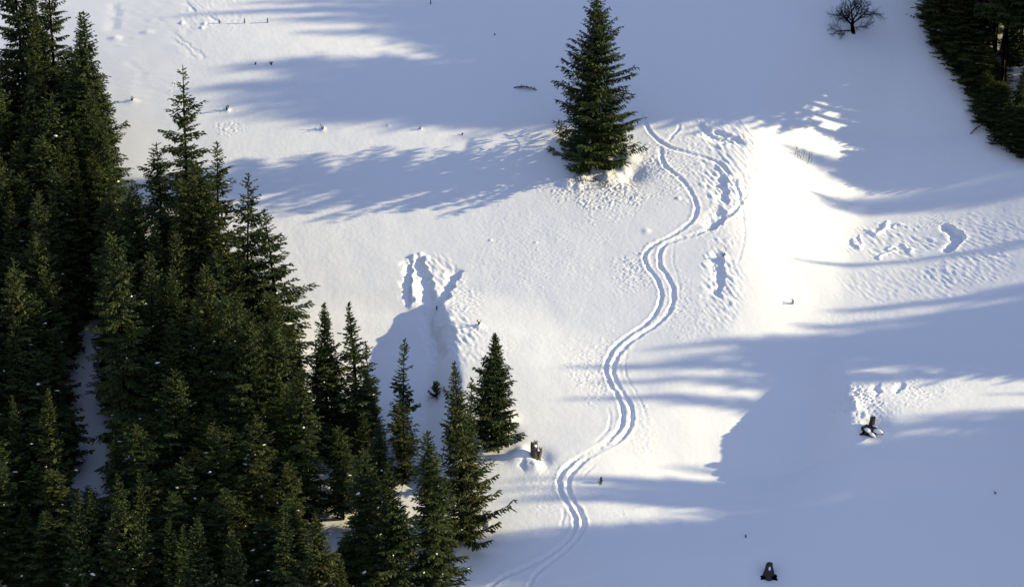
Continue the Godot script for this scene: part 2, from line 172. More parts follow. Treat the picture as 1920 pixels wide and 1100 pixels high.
var INNER = [[2,-61.2,-15.17,21.2,5.2,"dark inner spruce downslope of the thinly boughed spruce"],[1,-68.38,18.95,20.3,5.6,"dark inner spruce left of the slim ragged-tipped spruce"],[11,-61.34,1.22,23.0,7.4,"dark inner spruce upslope of the slim pale-trunked spruce"],[2,-52.17,7.15,20.0,6.2,"dark inner spruce left of the tallest spruce's left shoulder tree"],[9,-60.29,44.45,16.2,7.1,"dark inner spruce downslope of the sunlit small left-edge spruce"],[2,-72.46,-0.16,23.6,7.1,"dark inner spruce downslope of the broad spruce at left edge"],[11,-60.05,9.03,19.6,6.1,"dark inner spruce downslope of the slim pale-trunked spruce"],[11,-53.67,2.11,19.2,6.0,"dark inner spruce upslope of the tallest spruce's left shoulder tree"],[2,-57.57,34.87,13.2,6.4,"dark inner spruce upslope of the sunlit small left-edge spruce"],[9,-33.65,46.67,14.6,6.2,"dark inner spruce downslope of the lit drooping lower-middle spruce"],[9,-51.4,48.31,11.7,5.7,"dark inner spruce upslope of the small spruce in the gap"],[5,-58.37,11.3,23.2,7.1,"dark inner spruce right of the slim pale-trunked spruce"],[2,-59.62,-6.76,19.9,5.4,"dark inner spruce upslope of the yellowish tipped spruce"],[5,-31.58,35.27,15.5,6.0,"dark inner spruce downslope of the spruce below drooping boughs"],[2,-42.53,44.17,14.4,5.8,"dark inner spruce upslope of the slim dark bottom spruce"],[5,-33.92,20.09,24.0,5.5,"dark inner spruce left of the long drooping boughs"],[2,-64.92,43.7,11.1,5.3,"dark inner spruce left of the sunlit small left-edge spruce"],[5,-74.94,-20.97,22.8,6.4,"dark inner spruce left of the tall corner spruce"],[2,-61.37,40.99,16.4,7.1,"dark inner spruce left of the sunlit young spruce by the gap"],[2,-46.21,35.11,12.9,6.9,"dark inner spruce downslope of the hanging foliage column"],[1,-31.72,44.15,13.9,7.0,"dark inner spruce downslope of the rightmost lit lower-middle spruce"],[2,-56.8,40.68,12.1,5.8,"dark inner spruce downslope of the sunlit young spruce by the gap"],[1,-74.32,-9.93,23.2,6.4,"dark inner spruce left of the broad spruce at left edge"],[1,-41.08,30.38,21.9,6.3,"dark inner spruce upslope of the snow-crumbed full spruce"],[2,-38.78,32.96,11.5,7.0,"dark inner spruce right of the snow-crumbed full spruce"],[1,-41.64,20.67,25.5,5.4,"dark inner spruce upslope of the spruce right of hanging column"],[11,-40.27,41.44,12.3,5.8,"dark inner spruce left of the lit drooping lower-middle spruce"],[5,-59.0,2.51,23.0,7.2,"dark inner spruce downslope of the yellowish tipped spruce"],[9,-59.32,18.3,23.5,7.1,"dark inner spruce upslope of the half-shaded spruce by the gap"],[11,-41.62,12.34,25.7,7.3,"dark inner spruce left of the dense olive middle spruce"],[9,-36.24,45.98,12.6,5.6,"dark inner spruce right of the slim dark bottom spruce"],[11,-68.36,-1.82,25.0,5.7,"dark inner spruce right of the broad spruce at left edge"],[2,-70.56,-9.97,25.0,6.3,"dark inner spruce upslope of the broad spruce at left edge"],[2,-59.8,13.6,25.2,5.8,"dark inner spruce left of the half-shaded spruce by the gap"],[11,-66.42,24.71,20.0,6.5,"dark inner spruce downslope of the slim ragged-tipped spruce"],[2,-70.24,2.19,21.8,7.3,"dark inner spruce left of the slim pale-trunked spruce"],[9,-64.61,1.13,22.1,7.1,"dark inner spruce left of the yellowish tipped spruce"],[2,-67.1,29.18,19.7,7.2,"dark spruce crowded deep inside the left forest behind the lit ones"],[5,-47.31,22.83,18.3,6.2,"dark inner spruce left of the spruce right of hanging column"],[9,-66.39,16.19,22.1,6.7,"dark inner spruce upslope of the slim ragged-tipped spruce"],[2,-50.13,43.21,11.8,5.2,"dark inner spruce right of the sunlit young spruce by the gap"],[11,-53.92,44.36,15.0,6.2,"dark inner spruce right of the sunlit small left-edge spruce"],[2,-57.71,30.56,18.2,6.7,"dark inner spruce upslope of the sunlit young spruce by the gap"],[2,-27.31,33.71,16.1,5.4,"dark inner spruce upslope of the bright green edge spruce"],[2,-29.02,47.16,11.3,6.8,"dark inner spruce right of the rightmost lit lower-middle spruce"],[2,-30.54,38.7,11.6,7.0,"dark inner spruce upslope of the rightmost lit lower-middle spruce"],[2,-48.18,17.96,18.9,5.5,"dark inner spruce downslope of the full spruce by white snow"],[1,-46.4,47.34,12.3,5.3,"dark inner spruce left of the slim dark bottom spruce"],[2,-26.19,43.72,15.3,5.3,"dark inner spruce downslope of the bright green edge spruce"],[2,-39.54,46.86,14.2,7.1,"dark inner spruce upslope of the bushy olive bottom spruce"],[9,-36.33,23.91,19.1,5.7,"dark inner spruce upslope of the pale-trunked central spruce"],[1,-63.5,37.23,16.2,6.8,"dark spruce crowded deep inside the left forest behind the lit ones"],[2,-58.85,24.23,20.4,5.5,"dark inner spruce downslope of the half-shaded spruce by the gap"],[9,-76.36,-23.55,20.3,6.3,"dark inner spruce upslope of the tall corner spruce"],[1,-64.12,-7.39,23.5,6.7,"dark inner spruce left of the big dense edge spruce"],[1,-67.27,10.77,19.1,7.4,"dark spruce crowded deep inside the left forest behind the lit ones"],[11,-36.54,20.57,22.8,6.1,"dark inner spruce downslope of the dense olive middle spruce"],[1,-64.91,-15.79,26.0,6.3,"dark inner spruce left of the thinly boughed spruce"],[11,-47.83,25.58,21.1,6.1,"dark inner spruce downslope of the spruce right of hanging column"],[11,-64.07,48.06,13.6,5.1,"dark spruce crowded deep inside the left forest behind the lit ones"],[11,-58.92,6.12,22.1,5.3,"dark spruce crowded deep inside the left forest behind the lit ones"],[1,-44.61,17.2,24.0,5.7,"dark inner spruce right of the full spruce by white snow"],[5,-63.51,12.27,23.9,5.8,"dark spruce crowded deep inside the left forest behind the lit ones"],[9,-37.23,26.63,25.8,7.0,"dark inner spruce left of the pale-trunked central spruce"],[1,-50.44,16.01,24.0,6.9,"dark inner spruce left of the full spruce by white snow"],[11,-72.68,-18.52,21.5,6.8,"dark inner spruce downslope of the tall corner spruce"],[1,-30.13,23.04,20.1,7.2,"dark inner spruce left of the small bright green spruce"],[9,-37.96,39.48,13.2,6.1,"dark inner spruce upslope of the lit drooping lower-middle spruce"],[2,-63.24,16.38,19.5,6.7,"dark inner spruce right of the slim ragged-tipped spruce"],[2,-71.07,8.0,22.8,6.8,"dark spruce crowded deep inside the left forest behind the lit ones"],[11,-34.82,30.8,25.6,5.5,"dark inner spruce downslope of the pale-trunked central spruce"],[9,-31.64,32.4,25.2,6.3,"dark inner spruce left of the spruce below drooping boughs"],[2,-61.51,6.87,19.4,5.5,"dark spruce crowded deep inside the left forest behind the lit ones"],[5,-65.73,31.87,19.1,7.5,"dark spruce crowded deep inside the left forest behind the lit ones"],[9,-61.34,33.75,11.9,7.3,"dark spruce crowded deep inside the left forest behind the lit ones"],[2,-50.18,20.46,19.4,6.4,"dark inner spruce right of the half-shaded spruce by the gap"],[11,-63.97,28.43,22.8,7.1,"dark spruce crowded deep inside the left forest behind the lit ones"],[2,-44.57,39.78,16.4,6.9,"dark inner spruce left of the snow-crumbed full spruce"],[2,-64.06,-2.97,22.8,5.8,"dark spruce crowded deep inside the left forest behind the lit ones"],[2,-26.93,38.17,11.6,6.3,"dark inner spruce left of the bright green edge spruce"],[1,-69.51,-12.51,19.1,5.4,"dark spruce crowded deep inside the left forest behind the lit ones"],[1,-60.77,29.7,19.7,7.0,"dark spruce crowded deep inside the left forest behind the lit ones"],[1,-36.32,36.59,16.2,6.1,"dark inner spruce downslope of the snow-crumbed full spruce"],[5,-25.73,47.21,12.6,5.6,"dark inner spruce upslope of the dim slim spruce by sunlit gap"],[11,-69.09,-15.81,21.2,5.7,"dark inner spruce downslope of the narrow spruce beside the corner"],[2,-44.74,12.12,22.1,6.8,"dark inner spruce upslope of the full spruce by white snow"],[5,-47.22,39.3,14.6,5.5,"dark spruce crowded deep inside the left forest behind the lit ones"],[2,-61.32,22.97,23.9,5.3,"dark spruce crowded deep inside the left forest behind the lit ones"],[5,-66.41,35.48,15.6,7.2,"dark spruce crowded deep inside the left forest behind the lit ones"],[11,-43.94,33.75,12.2,6.5,"dark inner spruce right of the hanging foliage column"],[5,-57.43,45.39,11.0,6.3,"dark spruce crowded deep inside the left forest behind the lit ones"],[1,-55.06,-0.24,19.7,6.6,"dark inner spruce right of the yellowish tipped spruce"],[2,-43.87,31.12,18.4,5.5,"dark inner spruce right of the spruce right of hanging column"],[5,-41.96,16.58,25.0,6.7,"dark inner spruce left of the leaning bare-trunked spruce"],[2,-31.23,27.4,19.7,6.1,"dark inner spruce right of the pale-trunked central spruce"],[9,-54.01,-2.81,22.2,5.3,"dark inner spruce downslope of the big dense edge spruce"],[1,-64.39,-10.91,24.5,6.9,"dark inner spruce upslope of the big dense edge spruce"],[1,-39.46,22.77,18.2,6.5,"dark spruce crowded deep inside the left forest behind the lit ones"],[2,-72.81,-3.51,24.9,5.8,"dark spruce crowded deep inside the left forest behind the lit ones"],[2,-63.96,34.39,13.7,5.7,"dark spruce crowded deep inside the left forest behind the lit ones"],[9,-56.17,-13.42,20.7,6.3,"dark inner spruce right of the big dense edge spruce"],[1,-59.46,-17.6,18.5,7.2,"dark inner spruce right of the thinly boughed spruce"],[2,-38.62,43.86,16.0,5.3,"dark inner spruce left of the rightmost lit lower-middle spruce"],[2,-66.55,3.19,20.1,5.2,"dark spruce crowded deep inside the left forest behind the lit ones"],[5,-55.83,28.0,18.7,6.7,"dark inner spruce left of the hanging foliage column"],[5,-58.0,-0.24,22.4,6.0,"dark spruce crowded deep inside the left forest behind the lit ones"],[11,-43.98,9.59,18.8,7.0,"dark inner spruce left of the tallest open-crowned spruce"],[2,-64.66,8.6,18.7,6.4,"dark spruce crowded deep inside the left forest behind the lit ones"],[5,-43.9,27.01,24.9,6.0,"dark inner spruce upslope of the hanging foliage column"],[2,-74.95,-14.51,22.1,6.2,"dark spruce crowded deep inside the left forest behind the lit ones"],[2,-40.53,27.59,20.0,5.2,"dark spruce crowded deep inside the left forest behind the lit ones"],[1,-55.57,-5.24,24.7,6.6,"dark spruce crowded deep inside the left forest behind the lit ones"],[9,-54.53,47.05,12.1,6.1,"dark inner spruce left of the small spruce in the gap"],[5,-42.14,37.84,11.3,5.9,"dark spruce crowded deep inside the left forest behind the lit ones"],[11,-70.41,-7.23,25.3,6.6,"dark spruce crowded deep inside the left forest behind the lit ones"],[5,-69.45,12.26,19.4,6.3,"dark spruce crowded deep inside the left forest behind the lit ones"],[1,-41.48,24.91,23.9,7.1,"dark spruce crowded deep inside the left forest behind the lit ones"],[5,-39.14,19.54,19.1,6.9,"dark inner spruce downslope of the leaning bare-trunked spruce"],[2,-33.84,38.18,15.0,7.4,"dark inner spruce right of the lit drooping lower-middle spruce"],[1,-41.07,4.01,18.9,6.4,"dark inner spruce upslope of the tallest open-crowned spruce"],[9,-49.4,10.16,21.1,5.4,"dark inner spruce downslope of the tallest spruce's left shoulder tree"],[11,-66.52,21.83,20.5,6.0,"dark spruce crowded deep inside the left forest behind the lit ones"],[2,-42.13,0.43,19.6,7.3,"dark inner spruce right of the tallest spruce's left shoulder tree"],[11,-61.03,-20.67,18.8,7.4,"dark inner spruce upslope of the thinly boughed spruce"],[5,-46.16,44.4,12.0,6.8,"dark inner spruce left of the bushy olive bottom spruce"],[2,-47.42,12.34,18.5,6.6,"dark inner spruce downslope of the tallest open-crowned spruce"],[2,-58.77,-14.12,22.5,6.2,"dark spruce crowded deep inside the left forest behind the lit ones"],[2,-60.72,26.33,25.2,6.6,"dark spruce crowded deep inside the left forest behind the lit ones"],[1,-57.41,-3.13,21.7,5.8,"dark spruce crowded deep inside the left forest behind the lit ones"],[1,-33.72,24.49,20.6,7.1,"dark inner spruce downslope of the small bright green spruce"],[2,-72.18,-14.05,18.8,7.1,"dark spruce crowded deep inside the left forest behind the lit ones"],[5,-49.4,45.74,13.4,5.3,"dark spruce crowded deep inside the left forest behind the lit ones"],[9,-66.54,6.43,25.5,7.4,"dark spruce crowded deep inside the left forest behind the lit ones"],[5,-56.44,4.65,22.2,5.6,"dark spruce crowded deep inside the left forest behind the lit ones"],[2,-38.15,29.98,23.5,6.0,"dark spruce crowded deep inside the left forest behind the lit ones"]]
var RIGHT_INNER = [[14,69.11,-59.97,24.9,7.4],[14,69.72,-59.38,23.8,7.0],[14,70.49,-58.08,21.4,6.8],[14,70.89,-54.54,24.6,6.9],[14,72.86,-51.45,23.4,7.3],[14,72.64,-49.27,14.0,6.9],[14,73.55,-48.9,14.0,7.2],[14,74.53,-46.84,26.9,7.0],[14,76.8,-44.36,21.3,7.5],[14,79.21,-38.17,26.6,6.8],[14,72.36,-61.25,24.3,7.0],[14,74.3,-59.12,21.9,6.8],[14,74.41,-56.87,23.7,6.2],[14,74.87,-52.94,24.6,7.1],[14,76.73,-49.46,14.0,6.5],[14,76.83,-48.22,21.4,6.7],[14,78.64,-42.88,25.2,6.0],[14,92.34,-72.05,22.2,7.0],[14,77.77,-60.24,21.7,7.1],[14,84.81,-47.49,22.9,7.3]]
var FRINGE = [[10,64.06,-56.0,8,5.1,"topmost low spruce counted down the dark right forest's fringe"],[6,64.37,-53.35,7,4.5,"second low spruce counted down the dark right forest's fringe"],[6,64.88,-51.07,6.5,4.9,"third low spruce counted down the dark right forest's fringe"],[9,65.62,-49.29,6.5,5.5,"fourth low spruce counted down the dark right forest's fringe"],[6,66.52,-47.57,6,4.2,"fifth low spruce counted down the dark right forest's fringe"],[6,67.58,-45.99,6.2,4.7,"sixth low spruce counted down the dark right forest's fringe"],[7,68.62,-44.23,6,4.3,"seventh low spruce counted down the dark right forest's fringe"],[6,69.49,-42.48,5.8,4.2,"eighth low spruce counted down the dark right forest's fringe"],[9,69.83,-40.44,6,4.9,"ninth low spruce counted down the dark right forest's fringe"],[7,70.51,-38.54,6,5.5,"tenth low spruce counted down the dark right forest's fringe"],[7,71.49,-36.72,6,4.3,"eleventh low spruce counted down the dark right forest's fringe"],[10,72.57,-34.73,6,5.3,"twelfth low spruce counted down the dark right forest's fringe"],[6,73.64,-32.72,6.5,5.5,"thirteenth low spruce counted down the dark right forest's fringe"],[7,75.04,-31.03,7,4.6,"lowest low spruce counted down the dark right forest's fringe"],[7,67.69,-51.62,9,5.1,"low dark spruce in the second row behind the right forest's fringe"],[10,69.99,-47.95,9,4.8,"low dark spruce in the second row behind the right forest's fringe"],[6,74.75,-37.24,9,4.5,"low dark spruce in the second row behind the right forest's fringe"],[6,67.59,-56.88,10,5.3,"low dark spruce in the second row behind the right forest's fringe"],[9,71.88,-52.83,10,5.3,"low dark spruce in the second row behind the right forest's fringe"],[6,75.04,-47.1,10,4.9,"low dark spruce in the second row behind the right forest's fringe"]]
var BEYOND = [[1,65.2,-60.2,31,5.6],[1,73.9,-63.1,30,7.2],[1,75.7,-59.1,30,8],[1,76.5,-56.2,29.5,8],[1,83.0,-61.7,29,8],[1,81.3,-65.8,30,8],[1,90.3,-67.2,28,8],[14,65.8,-48.9,31,6.4],[14,71.1,-47.5,30.5,6.8],[14,90.4,-47.2,35.5,8],[14,90.7,-46.8,36.5,4],[14,88.2,-44.7,35,8.4],[14,72.7,-41.5,32.5,8.8],[14,79.7,-40.3,32,8.8],[14,85.9,-48.4,30,7.2],[14,91.2,-46.2,30,7.2],[14,79.1,-43.4,30,7.2],[14,92.4,-45.4,28,6.0],[14,95.6,-43.8,30,5.2],[1,143.7,-37.9,24,6],[1,155.9,-38.0,25,6.8],[1,156.9,-33.1,24,6],[1,166.1,-32.7,25,6.8],[1,172.5,-38.8,24,7.2],[1,176.9,-37.7,24,7.2],[1,181.1,-36.6,24,6],[5,137.1,-16.5,22,4.8],[1,145.5,-8.0,23,6.0],[1,144.9,-5.0,25,6],[1,141.9,-2.3,26,6.8],[1,140.7,-0.6,27,7.2],[1,136.6,1.2,27,6.8],[1,143.5,-1.3,24,8],[1,133.6,4.7,22,6],[1,114.5,4.2,27,5.2],[1,114.9,6.6,26,3.6],[1,114.5,9.3,27,4.4],[1,164.2,-8.7,24,6.8],[1,162.0,-6.5,24,7.2],[5,140.3,11.1,20,3.2],[1,135.3,-0.9,27,6.8],[1,137.8,0.4,26,7.2],[1,140.7,1.3,26,7.2],[1,144.0,2.2,26,6.4],[1,136.0,4.1,26,5.2],[1,128.3,0.4,27,5.2],[1,131.7,1.9,27,6],[1,153.2,1.0,24,7.2],[1,152.8,4.1,24,6.8],[1,144.2,5.5,24,6.8],[1,141.1,-1.8,24,7.2],[1,149.4,-0.5,24,7.2],[1,144.0,3.0,24,7.2],[1,154.9,-4.2,24,7.2],[1,156.1,-2.1,24,7.2],[1,157.5,14.3,26,7.2],[1,153.0,17.2,26,7.2],[1,145.6,18.0,25,6.8],[1,149.2,19.1,25,5.2],[1,132.4,20.6,26,6],[1,131.2,22.7,26,6.4],[1,130.2,24.5,26,6.4],[1,140.1,17.9,26,6],[1,109.7,20.9,27,3.6],[1,109.2,22.2,27,3.6],[1,111.5,23.7,27,3.6],[1,141.8,37.0,26,8],[1,140.3,39.1,26,8],[1,138.2,41.3,26,8],[1,137.8,16.0,27,4.4],[1,118.6,20.1,27,4.8],[1,125.1,20.8,27,5.2],[1,114.1,22.7,27,5.2],[1,110.8,23.6,27,4.8],[1,107.6,28.7,27,6],[1,112.8,29.7,27,7.2],[1,94.7,30.8,27,7.2],[1,89.6,32.1,27,7.2],[1,91.0,33.5,27,7.2],[1,88.5,34.9,27,7.6],[1,86.1,36.4,27,7.6],[1,90.0,38.0,27,7.6],[1,88.8,39.5,27,7.6],[1,151.8,13.5,26,6.8],[1,154.5,14.6,26,7.2],[1,149.6,17.1,26,7.2],[1,144.4,19.8,26,7.6],[1,138.9,23.0,26,7.6],[1,133.2,26.0,26,7.6],[1,129.0,28.2,26,7.6],[1,123.5,31.0,26,7.6],[1,122.9,33.3,26,7.6],[1,122.8,35.9,26,7.6],[1,122.7,38.4,26,7.6]]
const STUMP_A = Vector2(2.87, 26.35)
const STUMP_B = Vector2(45.31, 22.95)
const STUMP_C = Vector2(30.86, 42.52)
const BARE_TREE = Vector2(51.59, -52.12)
const LOG_BRANCH = Vector2(1.95, -38.15)
const DEAD_BOUGH = Vector2(68.9, -37.07)
const SHRUB = Vector2(42.02, -28.78)
const SNAG = Vector2(-62.11, 8.08)
const BASE_SCRUB = Vector2(11.4, -20.54)
var TWIGS = [
	[-27.14,-29.15,0.6,4,"tuft of dry stalks poking from snow at upper middle left, with long thin shadow"],
	[-13.17,-29.69,0.4,3,"tiny dry tuft on the lit snow strip above the broad spruce's shadow"],
	[37.78,0.0,0.55,4,"dark twig tuft alone on the brightest right flank"],
	[-4.36,6.42,0.7,5,"dark twig tuft casting a thin shadow above the compact dark spruce"],
	[-10.11,1.6,0.5,3,"twig tuft on the rim of the snow scar"],
	[-55.07,-33.96,0.6,4,"twig tuft right beside the big dense edge spruce, upper left"],
	[-41.16,-32.23,0.6,5,"twig tuft at the right side of the open-crowned spruce tip"],
	[-35.43,-40.77,0.6,5,"dark twig tuft in the shaded band, upper left slope"],
	[-37.77,-40.69,0.4,4,"faint twig tuft left of the dark one in the shaded band"],
	[-7.19,-28.87,0.35,3,"tiny twig in the broad spruce's shadow"],
	[28.57,37.45,0.35,3,"tiny twig above the pointed dark stump, bottom right"],
	[59.79,31.58,0.35,3,"tiny twig alone in the shade near the right edge"],
	[-2.56,-49.28,0.3,3,"tiny twig in the shade at upper middle"],
	[28.73,-6.38,0.4,3,"twig tuft on the small snow knob right of the ski tracks"]]
var POSTS = [[-40.08,-49.23,0.75,"thin dark fence post in shade, upper left, left one of the upright pair"],[-36.67,-49.46,0.75,"thin dark fence post in shade, upper left, right one of the upright pair"],[-43.83,-49.17,0.5,"short leftmost fence post at the edge of the shade, upper left"],[-12.4,-55.62,0.6,"lone dark fence post at the top edge, left of the broad spruce"]]

const SLOPE := 0.466
const SUN_DIR := Vector3(1.0, 0.28, -0.08)
var xs := PackedFloat32Array()
var zs := PackedFloat32Array()
var hs := PackedFloat32Array()
var nx := 0
var nz := 0
var used := {}
var rng := RandomNumberGenerator.new()
var mat := {}
var hues := RandomNumberGenerator.new()

func _ready() -> void:
	# camera
	var cam := Camera3D.new()
	cam.name = "camera"
	add_child(cam)
	cam.position = Vector3(0.0, 109.446, 300.702)
	cam.rotation_degrees = Vector3(-20.0, 0.0, 0.0)
	cam.fov = rad_to_deg(2.0 * atan(550.0 / (14.0 * 320.0)))
	cam.near = 1.0
	cam.far = 4000.0
	cam.current = true
	# sky and exposure
	var we := WorldEnvironment.new()
	we.name = "world_environment"
	var env := Environment.new()
	var sky := Sky.new()
	var sm := ProceduralSkyMaterial.new()
	sm.sky_top_color = lin(0.155, 0.206, 0.345)
	sm.sky_horizon_color = lin(0.30, 0.325, 0.40)
	sm.sky_curve = 0.18
	sm.ground_bottom_color = lin(0.26, 0.28, 0.34)
	sm.ground_horizon_color = lin(0.30, 0.325, 0.40)
	sm.sun_angle_max = 1.0
	sky.sky_material = sm
	env.background_mode = Environment.BG_SKY
	env.sky = sky
	env.background_energy_multiplier = 1.0
	env.tonemap_mode = Environment.TONE_MAPPER_LINEAR
	env.tonemap_exposure = 1.65
	env.sdfgi_enabled = true
	env.ssao_enabled = true
	env.ssil_enabled = true
	we.environment = env
	add_child(we)
	# sun
	var sun := DirectionalLight3D.new()
	sun.name = "sun"
	sun.light_energy = 1.6
	sun.light_color = Color(1.0, 0.937, 0.75)
	sun.light_angular_distance = 0.53
	sun.shadow_enabled = true
	add_child(sun)
	sun.look_at_from_position(SUN_DIR * 100.0, Vector3.ZERO, Vector3.UP)

	make_materials()
	build_ground()
	build_forest()
	build_small_things()

# ---------------------------------------------------------------- helpers
func lin(r: float, g: float, b: float) -> Color:
	return Color(r, g, b).linear_to_srgb()

func numbered(called: String) -> String:
	var k: int = used.get(called, 0)
	used[called] = k + 1
	return called if k == 0 else "%s_%03d" % [called, k]

func thing(called: String, label: String, category: String, at: Vector3, group := "") -> Node3D:
	var o := Node3D.new()
	o.name = numbered(called)
	add_child(o)
	o.position = at
	o.set_meta("label", label)
	o.set_meta("category", category)
	if group != "":
		o.set_meta("group", group)
	return o

func part(called: String, mesh: Mesh, m: Material, parent: Node3D) -> MeshInstance3D:
	var o := MeshInstance3D.new()
	o.name = called
	o.mesh = mesh
	o.material_override = m
	parent.add_child(o, true)
	return o

func mesh_of(v: PackedVector3Array, n: PackedVector3Array, c: PackedColorArray) -> ArrayMesh:
	var a := []
	a.resize(Mesh.ARRAY_MAX)
	a[Mesh.ARRAY_VERTEX] = v
	a[Mesh.ARRAY_NORMAL] = n
	if c.size() > 0:
		a[Mesh.ARRAY_COLOR] = c
	var m := ArrayMesh.new()
	m.add_surface_from_arrays(Mesh.PRIMITIVE_TRIANGLES, a)
	return m

func make_materials() -> void:
	var snow := StandardMaterial3D.new()
	snow.albedo_color = lin(0.86, 0.87, 0.89)
	snow.roughness = 0.75
	snow.metallic_specular = 0.25
	var nn := FastNoiseLite.new()
	nn.seed = 5
	nn.noise_type = FastNoiseLite.TYPE_SIMPLEX_SMOOTH
	nn.frequency = 0.05
	nn.fractal_octaves = 4
	var nt := NoiseTexture2D.new()
	nt.width = 512
	nt.height = 512
	nt.seamless = true
	nt.as_normal_map = true
	nt.bump_strength = 3.0
	nt.noise = nn
	snow.normal_enabled = true
	snow.normal_texture = nt
	snow.normal_scale = 0.18
	snow.uv1_triplanar = true
	snow.uv1_world_triplanar = true
	snow.uv1_scale = Vector3(0.11, 0.11, 0.11)
	mat.snow = snow
	var cap := StandardMaterial3D.new()
	cap.albedo_color = lin(0.86, 0.87, 0.89)
	cap.roughness = 0.75
	mat.cap = cap
	var leaf := StandardMaterial3D.new()
	leaf.vertex_color_use_as_albedo = true
	leaf.roughness = 0.7
	leaf.metallic_specular = 0.3
	leaf.cull_mode = BaseMaterial3D.CULL_DISABLED
	leaf.albedo_color = lin(0.78, 0.84, 0.80)
	mat.leaf = leaf
	var olive: StandardMaterial3D = leaf.duplicate()
	olive.albedo_color = lin(0.94, 0.90, 0.76)
	mat.leaf_olive = olive
	var bluish: StandardMaterial3D = leaf.duplicate()
	bluish.albedo_color = lin(0.70, 0.79, 0.72)
	mat.leaf_blue = bluish
	var bark := StandardMaterial3D.new()
	bark.albedo_color = lin(0.11, 0.085, 0.065)
	bark.roughness = 0.95
	mat.bark = bark
	var pale := StandardMaterial3D.new()
	pale.albedo_color = lin(0.24, 0.22, 0.20)
	pale.roughness = 0.95
	mat.pale = pale
	var dark := StandardMaterial3D.new()
	dark.albedo_color = lin(0.045, 0.038, 0.034)
	dark.roughness = 0.95
	mat.dark = dark
	var wood := StandardMaterial3D.new()
	wood.albedo_color = lin(0.10, 0.082, 0.066)
	wood.roughness = 0.95
	mat.wood = wood
	var straw := StandardMaterial3D.new()
	straw.albedo_color = lin(0.16, 0.10, 0.055)
	straw.roughness = 0.95
	mat.straw = straw

# ---------------------------------------------------------------- ground
func span(a: float, b: float, step: float, into: PackedFloat32Array) -> PackedFloat32Array:
	var n := int(ceil((b - a) / step))
	for i in n:
		into.append(a + (b - a) * i / n)
	return into

func smooth(t: float) -> float:
	t = clampf(t, 0.0, 1.0)
	return t * t * (3.0 - 2.0 * t)

func win(arr: PackedFloat32Array, a: float, b: float) -> Vector2i:
	return Vector2i(maxi(0, arr.bsearch(a)), mini(arr.size() - 1, arr.bsearch(b)))

func ground(x: float, z: float) -> float:
	var j := clampi(xs.bsearch(x) - 1, 0, nx - 2)
	var i := clampi(zs.bsearch(z) - 1, 0, nz - 2)
	var a := clampf((x - xs[j]) / (xs[j + 1] - xs[j]), 0.0, 1.0)
	var b := clampf((z - zs[i]) / (zs[i + 1] - zs[i]), 0.0, 1.0)
	var k := i * nx + j
	return lerpf(lerpf(hs[k], hs[k + 1], a), lerpf(hs[k + nx], hs[k + nx + 1], a), b)

func on_ground(p: Vector2, sink := 0.0) -> Vector3:
	return Vector3(p.x, ground(p.x, p.y) - sink, p.y)

func spline(pts: Array, step: float) -> PackedVector2Array:
	var out := PackedVector2Array()
	var n := pts.size()
	for i in n - 1:
		var p0 := Vector2(pts[maxi(i - 1, 0)][0], pts[maxi(i - 1, 0)][1])
		var p1 := Vector2(pts[i][0], pts[i][1])
		var p2 := Vector2(pts[i + 1][0], pts[i + 1][1])
		var p3 := Vector2(pts[mini(i + 2, n - 1)][0], pts[mini(i + 2, n - 1)][1])
		var m := maxi(1, int(p1.distance_to(p2) / step))
		for k in m:
			out.append(p1.cubic_interpolate(p2, p0, p3, float(k) / m))
	out.append(Vector2(pts[n - 1][0], pts[n - 1][1]))
	return out

func stroke(kind: int, depth: float, w: float, berm: float, pts: Array, lumps: FastNoiseLite) -> void:
	var reach := w + 0.9 if kind != 1 else w + 0.6
	var line := spline(pts, 0.12)
	var n := line.size()
	var best := {}
	for q in n:
		var c := line[q]
		var d := (line[mini(q + 1, n - 1)] - line[maxi(q - 1, 0)]).normalized()
		var jr := win(xs, c.x - reach, c.x + reach)
		var ir := win(zs, c.y - reach, c.y + reach)
		var end_fade := smooth(minf(q, n - 1 - q) * 0.12 / 1.3)
		if kind == 0 and n > 40:
			var d0 := (c - line[maxi(q - 12, 0)]).normalized()
			var d1 := (line[mini(q + 12, n - 1)] - c).normalized()
			end_fade *= clampf(0.45 + 1.6 * absf(d0.angle_to(d1)), 0.45, 1.15)
		for i in range(ir.x, ir.y):
			var dz := zs[i] - c.y
			for j in range(jr.x, jr.y):
				var dx := xs[j] - c.x
				var dd := dx * dx + dz * dz
				if dd > reach * reach:
					continue
				var key := i * nx + j
				var e: Vector3 = best.get(key, Vector3(1e9, 0, 0))
				if dd < e.x:
					var side := 1.0 if dx * d.y - dz * d.x > 0.0 else -1.0
					best[key] = Vector3(dd, sqrt(dd) * side, end_fade)
	for key in best:
		var e: Vector3 = best[key]
		var s := e.y
		var dh := 0.0
		if kind != 0:
			s += 0.55 * lumps.get_noise_2d(xs[int(key) % nx] * 0.42, zs[int(key) / nx] * 0.42)
		else:
			s += 0.17 * lumps.get_noise_2d(xs[int(key) % nx] * 0.5, zs[int(key) / nx] * 0.5)
		if kind == 0:
			var t := absf(s) / w
			if t < 1.0:
				dh -= depth * (1.0 - t * t * t)
			dh += berm * exp(-pow((absf(s) - w - 0.16) / 0.2, 2.0)) * (1.0 if s > 0.0 else 0.75)
		elif kind == 1:
			if s < 0.0:
				dh -= depth * smooth(1.0 + s / w) * smooth(-s / 0.35)
			else:
				dh += berm * exp(-s / 0.35)
		else:
			dh += depth * exp(-s * s / (w * w))
		var ii: int = key / nx
		var jj: int = key % nx
		dh *= 1.0 + (0.75 if kind == 0 else 0.4) * lumps.get_noise_2d(xs[jj], zs[ii])
		hs[key] += dh * e.z

